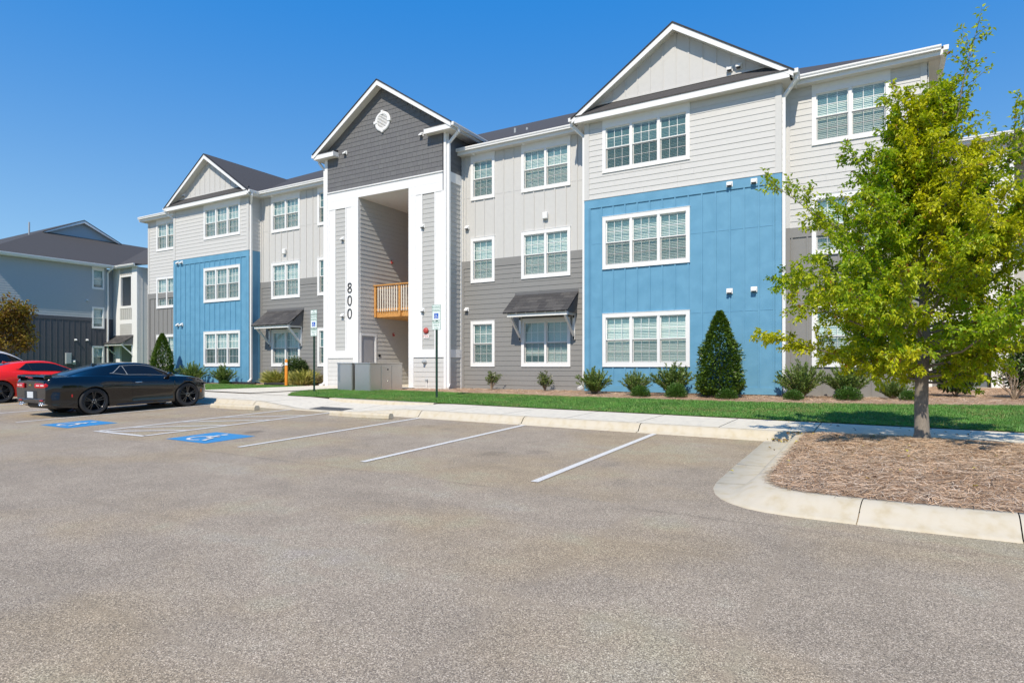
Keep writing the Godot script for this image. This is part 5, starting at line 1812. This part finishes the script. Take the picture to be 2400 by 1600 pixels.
func make_street_things():
	make_sign("green post with two accessible parking plates standing before the grey stair wall", -11.13, -14.6, 3.38, false)
	make_sign("green post with three parking plates standing at the lawn tip near walkway", -16.68, -15.0, 3.51, true)
	for w in [[-10.29, -10.62, "cream concrete wheel stop between striped aisle and plain stall"], [-14.72, -10.52, "cream concrete wheel stop in the stall beside the black coupe"]]:
		var s = thing("wheel_stop", w[2], "wheel stop", Vector3(w[0], lot(w[0], w[1]), w[1]), 0.0, "concrete wheel stops")
		var pf = prism([Vector2(-0.085, 0.0), Vector2(0.085, 0.0), Vector2(0.08, 0.07), Vector2(0.05, 0.115), Vector2(-0.05, 0.115), Vector2(-0.08, 0.07)], -0.92, 0.92)
		var bw = s.global_transform
		add(s, "block", pf, M.kerb, bw * Transform3D(Basis(Vector3.UP, PI / 2), Vector3(0, -0.002, 0)))
		for k in [-0.6, 0.6]:
			add(s, "pin", lathe([Vector2(0.0, 0.006), Vector2(0.018, 0.005), Vector2(0.02, 0.0)], 10, 1), M.meter_grey, bw * Transform3D(Basis(), Vector3(k, 0.113, 0)))
	# steel cabinets by the walkway
	for q in [[-16.09, -15.38, "broad stainless steel cabinet on the lawn tip with knobbed side door"], [-16.95, -16.24, "stainless steel cabinet standing next to the walkway"]]:
		var y = 0.58
		var c = thing("steel_cabinet", q[2], "cabinet", Vector3((q[0] + q[1]) * 0.5, y, -17.2), 0.0, "steel cabinets")
		sbox(c, "carcass", M.steel, q[0], q[1], y, 1.66, -18.05, -16.32, 0.006)
		sbox(c, "lid", M.steel, q[0] - 0.012, q[1] + 0.012, 1.663, 1.71, -18.06, -16.305, 0.006)
		sbox(c, "front_panel", M.steel, q[0] + 0.03, q[1] - 0.03, y + 0.05, 1.62, -16.319, -16.312, 0.003)
		for k in 3:
			var z0 = -17.98 + k * 0.55
			var d = sbox(c, "side_door", M.steel, q[1] + 0.001, q[1] + (0.02 if k == 1 else 0.010), y + 0.06, 1.62 if k != 1 else 1.60, z0, z0 + 0.53, 0.003)
			if k == 1:
				for yy in [1.05, 1.47]:
					add(d, "knob", lathe([Vector2(0.0, 0.03), Vector2(0.022, 0.025), Vector2(0.028, 0.0)], 12), M.chrome if yy < 1.2 else M.black_plastic, Transform3D(Basis(), Vector3(q[1] + 0.02, yy, z0 + 0.2)))
	var y1 = land(-21.9, -18.15)
	var m = thing("marker_post", "orange utility marker post standing among yellow bushes", "post", Vector3(-21.9, y1, -18.15))
	add(m, "tube", lathe([Vector2(0.065, -0.05), Vector2(0.065, 0.85), Vector2(0.058, 0.88), Vector2(0.058, 1.12), Vector2(0.035, 1.16), Vector2(0.0, 1.165)], 16, 1), M.orange_paint, m.global_transform)
	add(m, "decal", lathe([Vector2(0.067, 0.90), Vector2(0.0605, 1.02)], 16, 1), M.white_plain, m.global_transform)
	for q in [[Vector3(-23.6, 0.80, -18.45), Vector3(-22.5, 0.80, -18.75), "short black corrugated drain pipe lying by the orange post"], [Vector3(-27.3, 0.79, -18.75), Vector3(-24.9, 0.79, -18.9), "long black corrugated drain pipe lying below the blue bay"]]:
		var d = thing("drain_pipe", q[2], "pipe", (q[0] + q[1]) * 0.5)
		var pts := []
		var rad := []
		for i in 61:
			pts.append(q[0].lerp(q[1], i / 60.0))
			rad.append(0.062 if i % 2 == 0 else 0.054)
		add(d, "hose", tube_mesh(pts, rad, 12), M.black_plastic)
		var dir = (q[0] - q[1]).normalized()
		add(d, "end_collar", tube_mesh([q[0] + dir * 0.002, q[0] + dir * 0.06], [0.068, 0.068], 14), M.black_plastic)
	var ac = thing("air_conditioner", "grey air conditioning unit behind the dark glossy shrub", "air conditioner", Vector3(2.45, 0.74, -25.5))
	sbox(ac, "casing", M.meter_grey, 2.05, 2.78, 0.76, 1.70, -26.2, -25.5, 0.02)
	for i in 14:
		box(ac, "louvre", M.meter_grey, 2.10, 2.73, 0.84 + i * 0.058, 0.865 + i * 0.058, -25.499, -25.47)
	add(ac, "fan_guard", lathe([Vector2(0.0, 0.03), Vector2(0.28, 0.02), Vector2(0.30, 0.0)], 24, 1), M.black_iron, Transform3D(Basis(), Vector3(2.41, 1.70, -25.85)))

# ------------------------------------------------------------------ plants

func leaf_mesh(l, w, fold = 0.25):
	var k = "leaf%.3f_%.3f_%.2f" % [l, w, fold]
	if not meshes.has(k):
		var st = tool()
		var a = Vector3.ZERO
		var t = Vector3(0, -fold * l * 0.35, l)
		var r = Vector3(w * 0.5, fold * w, l * 0.42)
		var q = Vector3(-w * 0.5, fold * w, l * 0.42)
		for f in [[a, r, t], [a, t, q]]:
			face(st, f, Vector3.UP)
		st.generate_normals()
		meshes[k] = st.commit()
	return meshes[k]

func leaf_at(p, dir, size):
	var z = dir.normalized()
	var up = (Vector3.UP + Vector3(rnd(-0.7, 0.7), rnd(-0.3, 0.3), rnd(-0.7, 0.7))).normalized()
	var x = up.cross(z)
	if x.length() < 0.05:
		x = Vector3.RIGHT.cross(z)
	x = x.normalized()
	return Transform3D(Basis(x, z.cross(x), z).scaled(Vector3(size, size, size)), p)

func tint(a, b, spread = 0.25):
	var c = a.lerp(b, rng.randf())
	var k = rnd(1.0 - spread, 1.0 + spread)
	return Color(c.r * k, c.g * k, c.b * k)

func any_dir():
	var v = Vector3(rng.randfn(), rng.randfn(), rng.randfn())
	return v.normalized() if v.length() > 0.01 else Vector3.UP

func plant(kind):                                               # a prototype of each kind of shrub, built once
	var root := Node3D.new()
	add_child(root)
	var places := []
	var tints := []
	var stems = tool()
	var mesh = leaf_mesh(0.085, 0.046)
	var m = M.shrub_leaf
	match kind:
		"conical_shrub":
			tube(stems, [Vector3(0, -0.1, 0), Vector3(0, 0.5, 0), Vector3(0.01, 2.1, 0)], [0.03, 0.025, 0.006], 6)
			for i in 9500:
				var h = pow(rng.randf(), 1.25)
				var r = 0.62 * pow(1.0 - pow(h, 2.1), 0.9) * (0.95 + 0.06 * sin(h * 15.0)) * clampf(0.72 + h * 4.0, 0, 1)
				var a = rnd(0, TAU)
				r *= 1.0 + 0.09 * sin(a * 4.0 + h * 9.0) + 0.08 * sin(a * 9.0 - h * 21.0) + 0.06 * sin(a * 15.0 + h * 47.0)
				var k = sqrt(rnd(0.42, 1.06)) + (rnd(0.0, 0.16) if rng.randf() < 0.08 else 0.0)
				var p = Vector3(cos(a) * r * k, 0.06 + h * 2.32, sin(a) * r * k)
				places.append(leaf_at(p, Vector3(cos(a), rnd(-0.2, 0.9), sin(a)) + any_dir() * 0.6, rnd(0.8, 1.35)))
				tints.append(tint(Color(0.05, 0.11, 0.018), Color(0.16, 0.24, 0.035), 0.35))
		"feathery_shrub":
			for i in 85:
				var a = rnd(0, TAU)
				var lean = pow(rng.randf(), 0.7)
				var top = Vector3(cos(a) * lean * 0.68, rnd(0.55, 1.0) * (1.0 - 0.42 * lean), sin(a) * lean * 0.68)
				var base = Vector3(cos(a), 0, sin(a)) * 0.06
				var mid = base.lerp(top, 0.5) + Vector3(0, 0.10, 0)
				tube(stems, [base, mid, top], [0.008, 0.005, 0.002], 4, false)
				for j in 60:
					var t = 0.18 + 0.82 * j / 59.0
					var p = base.lerp(mid, t).lerp(mid.lerp(top, t), t)
					var d = (top - base).normalized() * 0.9 + any_dir() * 0.8
					places.append(leaf_at(p, d, rnd(0.7, 1.25)))
					tints.append(tint(Color(0.095, 0.17, 0.03), Color(0.25, 0.33, 0.085)))
			mesh = leaf_mesh(0.08, 0.03)
		"low_round_shrub":
			for i in 2600:
				var d = any_dir()
				d.y = absf(d.y)
				var k = pow(rng.randf(), 0.35)
				var p = Vector3(d.x * 0.31, 0.02 + d.y * 0.31, d.z * 0.31) * k * (1.0 + 0.08 * sin(d.x * 14.0) * sin(d.z * 12.0))
				places.append(leaf_at(p, d + any_dir() * 0.7 + Vector3(0, 0.3, 0), rnd(0.7, 1.3)))
				tints.append(tint(Color(0.045, 0.12, 0.018), Color(0.11, 0.21, 0.035)))
			tube(stems, [Vector3(0, -0.05, 0), Vector3(0, 0.15, 0)], [0.02, 0.01], 5)
			mesh = leaf_mesh(0.045, 0.02)
		"loose_shrub":
			for i in 16:
				var a = rnd(0, TAU)
				var lean = rnd(0.15, 1.0)
				var top = Vector3(cos(a) * lean * 0.40, rnd(0.35, 0.75) * (1.05 - 0.35 * lean), sin(a) * lean * 0.40)
				var mid = top * 0.5 + Vector3(0, 0.09, 0)
				tube(stems, [Vector3.ZERO, mid, top], [0.011, 0.007, 0.003], 5, false)
				for j in 42:
					var t = 0.42 + 0.58 * rng.randf()
					var p = Vector3.ZERO.lerp(mid, t).lerp(mid.lerp(top, t), t) + any_dir() * 0.055
					places.append(leaf_at(p, any_dir() + Vector3(0, 0.5, 0), rnd(0.8, 1.4)))
					tints.append(tint(Color(0.07, 0.12, 0.025), Color(0.19, 0.23, 0.06)))
			mesh = leaf_mesh(0.065, 0.032)
		"glossy_shrub":
			for i in 9:
				var a = rnd(0, TAU)
				tube(stems, [Vector3.ZERO, Vector3(cos(a) * 0.2, 0.3, sin(a) * 0.2), Vector3(cos(a) * 0.4, 0.85, sin(a) * 0.4)], [0.02, 0.014, 0.005], 5, false)
			for i in 3600:
				var d = any_dir()
				var k = pow(rng.randf(), 0.4) * (1.0 + 0.12 * sin(d.x * 6.0 + d.y * 8.0))
				var p = Vector3(d.x * 0.58 * k, 0.64 + d.y * 0.52 * k, d.z * 0.58 * k)
				places.append(leaf_at(p, d + any_dir() * 0.8, rnd(0.8, 1.35)))
				tints.append(tint(Color(0.028, 0.065, 0.015), Color(0.10, 0.15, 0.035)))
			mesh = leaf_mesh(0.085, 0.045)
		"yellow_shrub":
			for i in 900:
				var a = rnd(0, TAU)
				var r = rnd(0.0, 0.42)
				var base = Vector3(cos(a) * r, rnd(0.0, 0.25), sin(a) * r)
				var d = Vector3(cos(a + rnd(-0.6, 0.6)) * rnd(0.3, 1.0), rnd(0.35, 1.2), sin(a + rnd(-0.6, 0.6)) * rnd(0.3, 1.0))
				places.append(leaf_at(base, d, rnd(0.7, 1.35)))
				tints.append(tint(Color(0.36, 0.37, 0.07), Color(0.66, 0.60, 0.22)))
			mesh = leaf_mesh(0.42, 0.026, 0.5)
			tube(stems, [Vector3(0, -0.05, 0), Vector3(0, 0.2, 0)], [0.05, 0.02], 6)
		"russet_shrub":
			for i in 26:
				var a = rnd(0, TAU)
				var lean = rnd(0.1, 1.0)
				var top = Vector3(cos(a) * lean * 0.42, rnd(0.3, 0.5), sin(a) * lean * 0.36)
				tube(stems, [Vector3.ZERO, top * 0.5 + Vector3(0, 0.06, 0), top], [0.007, 0.005, 0.002], 4, false)
				for j in 26:
					places.append(leaf_at(top * rnd(0.35, 1.0) + any_dir() * 0.05, any_dir() + Vector3(0, 0.6, 0), rnd(0.8, 1.4)))
					tints.append(tint(Color(0.20, 0.13, 0.04), Color(0.32, 0.30, 0.12)))
			mesh = leaf_mesh(0.055, 0.02)
		"bare_shrub":
			for i in 15:
				var a = rnd(0, TAU)
				var tip = Vector3.ZERO
				var d = Vector3(cos(a) * 0.5, 1.0, sin(a) * 0.5).normalized()
				var pts := [tip]
				for k in 5:
					d = (d + any_dir() * 0.28).normalized()
					tip += d * 0.2
					pts.append(tip)
				tube(stems, pts, [0.014, 0.012, 0.010, 0.008, 0.005, 0.003], 5, false)
				for k in 3:
					var o = pts[2 + k]
					var e = o + (d + any_dir() * 0.9).normalized() * rnd(0.15, 0.35)
					tube(stems, [o, o.lerp(e, 0.5) + any_dir() * 0.02, e], [0.007, 0.005, 0.002], 4, false)
	stems.generate_normals()
	add(root, "stems", stems.commit(), M.twig, Transform3D())
	if places.size() > 0:
		baked(root, "foliage", mesh, m, places, tints)
	remove_child(root)
	return root

func grow(kind, label, category, group, x, z, size, height = -1.0, lift = 0.0):
	var key = kind + str(plants.get("n" + kind, 0) % 3)           # three different plants of each kind
	plants["n" + kind] = plants.get("n" + kind, 0) + 1
	if not plants.has(key):
		plants[key] = plant(kind)
	var p = plants[key].duplicate()
	p.name = numbered(self, kind)
	add_child(p, true)
	var h = size if height < 0.0 else height
	p.transform = Transform3D(Basis(Vector3.UP, rnd(0, TAU)).scaled(Vector3(size, h, size)), Vector3(x, land(x, z) + lift, z))
	tag(p, label, category, group)
	return p

func make_plants():
	var sh = "shrub"
	var g = "planting along the walls"
	grow("conical_shrub", "tall clipped conical holly before the blue bay beside the leafy tree", sh, g, -3.92, -18.4, 1.02)
	grow("conical_shrub", "tall clipped conical holly by the far blue bay behind the black coupe", sh, g, -31.45, -18.35, 0.95, 1.05)
	grow("loose_shrub", "sparse leafy shrub below the narrow window beside the stair tower", sh, g, -12.25, -19.35, 1.0)
	grow("loose_shrub", "sparse leafy shrub below the window with the awning", sh, g, -10.05, -19.35, 1.0)
	grow("feathery_shrub", "feathery shrub at the white downspout between dark siding and blue bay", sh, g, -7.75, -18.35, 0.9, 0.95)
	grow("feathery_shrub", "small feathery shrub under the first pane of the blue bay window", sh, g, -6.35, -18.2, 0.75, 0.85)
	grow("feathery_shrub", "wide feathery shrub between the bay window and the conical holly", sh, g, -5.30, -18.5, 1.12, 1.1)
	grow("feathery_shrub", "large feathery shrub at the blue bay's outer corner", sh, g, -1.85, -18.9, 1.0, 1.15)
	grow("feathery_shrub", "large feathery shrub below the window behind the leafy tree", sh, g, -0.72, -19.1, 1.0, 1.1)
	grow("feathery_shrub", "low feathery shrub beside the trunk of the leafy tree", sh, g, 0.32, -19.3, 0.62, 0.62)
	grow("feathery_shrub", "large feathery shrub beneath the triple window of the far blue bay", sh, g, -29.1, -18.5, 1.15, 1.2)
	grow("feathery_shrub", "feathery shrub by the downspout of the far blue bay", sh, g, -26.75, -18.55, 0.95, 1.05)
	grow("feathery_shrub", "feathery shrub at the far end of the building behind the coupe", sh, g, -33.3, -18.6, 0.95, 1.0)
	grow("low_round_shrub", "low round shrub before the small feathery shrub", sh, g, -6.05, -17.75, 0.95, 0.95)
	grow("low_round_shrub", "dense round shrub before the wide feathery shrub", sh, g, -5.02, -17.85, 1.0, 1.2)
	grow("low_round_shrub", "low flat round shrub before the conical holly", sh, g, -3.62, -17.85, 0.95, 0.85)
	grow("low_round_shrub", "low round shrub before the blue bay's outer downspout", sh, g, -1.95, -18.05, 0.82, 0.8)
	grow("low_round_shrub", "clipped low round shrub below the window behind the leafy tree", sh, g, -0.68, -18.45, 1.08, 1.0)
	grow("low_round_shrub", "little round shrub beside the trunk of the leafy tree", sh, g, 0.66, -18.8, 0.7, 0.8)
	grow("low_round_shrub", "little round shrub at the black drain pipe below the far blue bay", sh, g, -26.4, -18.35, 0.8, 0.6)
	grow("glossy_shrub", "dark glossy shrub in the open bed beside the air conditioner", sh, g, 1.88, -21.6, 1.0)
	grow("glossy_shrub", "dark glossy shrub behind the bare twiggy shrub", sh, g, 3.55, -21.4, 1.15, 1.2)
	grow("glossy_shrub", "dark leafy shrub rising behind the yellow grassy shrubs", sh, g, -22.95, -19.55, 0.95, 1.05)
	grow("bare_shrub", "bare twiggy shrub with pale branches", sh, g, 3.02, -20.4, 1.0)
	grow("yellow_shrub", "yellow grassy shrub at the short black drain pipe", sh, g, -23.55, -19.1, 1.15, 1.1)
	grow("yellow_shrub", "large yellow grassy shrub beside the orange post", sh, g, -22.0, -19.2, 1.1, 1.15)
	grow("russet_shrub", "russet low shrub at the corner of the white stair tower", sh, g, -20.95, -19.2, 1.0, 1.05)
	make_leafy_tree()
	make_far_tree()

func make_leafy_tree():
	rng.seed = 41
	var base = Vector3(0.55, island(0.55, -10.95) - 0.02, -10.95)
	var t = thing("leafy_tree", "young deciduous tree with yellow green leaves on the straw island", "tree", base)
	var trunk = tool()
	tube(trunk, [Vector3(0, -0.1, 0), Vector3(0, 0.02, 0), Vector3(0.0, 0.12, 0), Vector3(-0.01, 0.5, 0), Vector3(0.0, 1.0, 0.01), Vector3(0.03, 1.8, 0.0), Vector3(0.02, 2.8, 0.02), Vector3(0.1, 3.9, 0), Vector3(0.16, 4.7, -0.02), Vector3(0.25, 5.4, 0)], [0.14, 0.125, 0.098, 0.088, 0.084, 0.07, 0.05, 0.03, 0.014, 0.004], 14)
	trunk.generate_normals()
	add(t, "trunk", trunk.commit(), M.bark, t.global_transform)
	var wood = tool()
	var places := []
	var tints := []
	var reach = [[0.8, 0.6], [1.2, 1.15], [1.45, 2.0], [1.75, 2.5], [2.3, 2.45], [2.8, 2.0], [3.3, 1.6], [3.8, 1.1], [4.4, 0.65], [5.0, 0.4], [5.6, 0.2]]
	var limbs = 66
	for i in limbs:
		var h0 = 0.86 + 2.6 * pow(i / float(limbs), 1.15)
		var a = i * 2.39996 + rnd(-0.35, 0.35)
		var rise = lerpf(0.22, 1.7, pow(i / float(limbs), 0.8)) * rnd(0.75, 1.25)
		var h1 = h0 + rise
		var r1 = curve(reach, h1) * rnd(0.70, 1.0)
		var p0 = Vector3(0.02, h0, 0)
		var p3 = Vector3(cos(a) * r1 + 0.1 * (h1 - 2.0) * 0.3, h1, sin(a) * r1)
		limb_of(wood, p0, p3, 0.022, places, tints, i)
	# leaders that stand clear of the crown
	for q in [[Vector3(0.1, 3.2, 0), Vector3(0.62, 5.75, 0.25), 0.35], [Vector3(0.05, 2.8, 0), Vector3(1.62, 4.95, 0.3), 0.5], [Vector3(0.05, 2.9, 0), Vector3(-0.35, 5.1, 0.2), 1.0], [Vector3(0.02, 2.4, 0), Vector3(-2.0, 3.95, 0.6), 0.6], [Vector3(0.1, 3.0, 0), Vector3(0.12, 5.0, 0.1), 1.0], [Vector3(0.1, 2.8, 0), Vector3(-0.95, 4.3, 0.5), 0.9], [Vector3(0.1, 2.4, 0), Vector3(1.25, 4.3, -0.3), 0.9], [Vector3(0.1, 2.2, 0), Vector3(-1.5, 3.5, -0.3), 0.9], [Vector3(0.1, 2.2, 0), Vector3(1.75, 3.7, 0.3), 0.9]]:
		limb_of(wood, q[0], q[1], 0.018, places, tints, 7, q[2])
	wood.generate_normals()
	add(t, "branches", wood.commit(), M.bark, t.global_transform)
	baked(t, "crown", leaf_mesh(0.066, 0.036, 0.3), M.leaf, places, tints)

func limb_of(wood, p0, p3, r0, places, tints, n, dense = 1.0):
	var out = (p3 - p0)
	var p1 = p0 + out * 0.35 + Vector3(0, -0.02 - 0.03 * out.length(), 0) + any_dir() * 0.06
	var p2 = p0 + out * 0.7 + Vector3(0, 0.02, 0) + any_dir() * 0.09
	tube(wood, [p0, p1, p2, p3], [r0, r0 * 0.7, r0 * 0.4, 0.003], 5, false)
	var warm = rng.randf()
	var length = out.length()
	var twigs = int(9 + length * 9)
	for k in twigs:
		var t = 0.22 + 0.78 * (k + rng.randf() * 0.8) / twigs
		t = minf(t, 1.0)
		var o = p0.lerp(p1, t).lerp(p1.lerp(p2, t), t).lerp(p1.lerp(p2, t).lerp(p2.lerp(p3, t), t), t)
		var d = (out.normalized() * 0.7 + any_dir() * 0.95 + Vector3(0, 0.18, 0)).normalized()
		var l = rnd(0.22, 0.55) * (1.15 - 0.5 * t)
		var e = o + d * l
		tube(wood, [o, o.lerp(e, 0.55) + any_dir() * 0.02, e], [0.005, 0.004, 0.0015], 3, false)
		var count = int(l * 190 * dense)
		for j in count:
			var s = rnd(0.1, 1.05)
			var p = o.lerp(e, s) + any_dir() * 0.045
			var dir = d * 0.5 + any_dir() * 0.8 + Vector3(0, -0.35, 0)
			places.append(leaf_at(p, dir, rnd(0.75, 1.2)))
			var mix = clampf(warm * 0.8 + rnd(-0.2, 0.4), 0, 1)
			var c = Color(0.27, 0.44, 0.014).lerp(Color(0.68, 0.65, 0.02), mix)
			if rng.randf() < 0.02:
				c = Color(0.33, 0.17, 0.03)
			var b = rnd(0.8, 1.2)
			tints.append(Color(c.r * b, c.g * b, c.b * b))

func make_far_tree():
	rng.seed = 77
	var x = -42.6
	var z = -15.6
	var y = far_ground(x, z)
	var t = thing("autumn_tree", "small tree with browning leaves beyond the parked cars", "tree", Vector3(x, y, z))
	var st = tool()
	tube(st, [Vector3(0, 0, 0), Vector3(0, 1.2, 0), Vector3(0.05, 2.2, 0), Vector3(0, 4.6, 0)], [0.09, 0.075, 0.05, 0.01], 8)
	var places := []
	var tints := []
	for i in 46:
		var a = i * 2.4
		var h = rnd(1.7, 3.6)
		var top = Vector3(cos(a) * rnd(0.7, 1.6), h + rnd(0.1, 1.3), sin(a) * rnd(0.7, 1.6))
		tube(st, [Vector3(0, h * 0.75, 0), top * 0.5 + Vector3(0, h * 0.4, 0), top], [0.022, 0.014, 0.004], 5, false)
		for k in 190:
			var p = top + any_dir() * pow(rng.randf(), 0.5) * 0.62
			places.append(leaf_at(p, any_dir(), rnd(0.8, 1.5)))
			tints.append(tint(Color(0.30, 0.19, 0.03), Color(0.34, 0.28, 0.06)) if rng.randf() < 0.7 else tint(Color(0.16, 0.075, 0.02), Color(0.24, 0.13, 0.06)))
	st.generate_normals()
	add(t, "trunk", st.commit(), M.bark, t.global_transform)
	baked(t, "crown", leaf_mesh(0.15, 0.085, 0.3), M.leaf, places, tints)
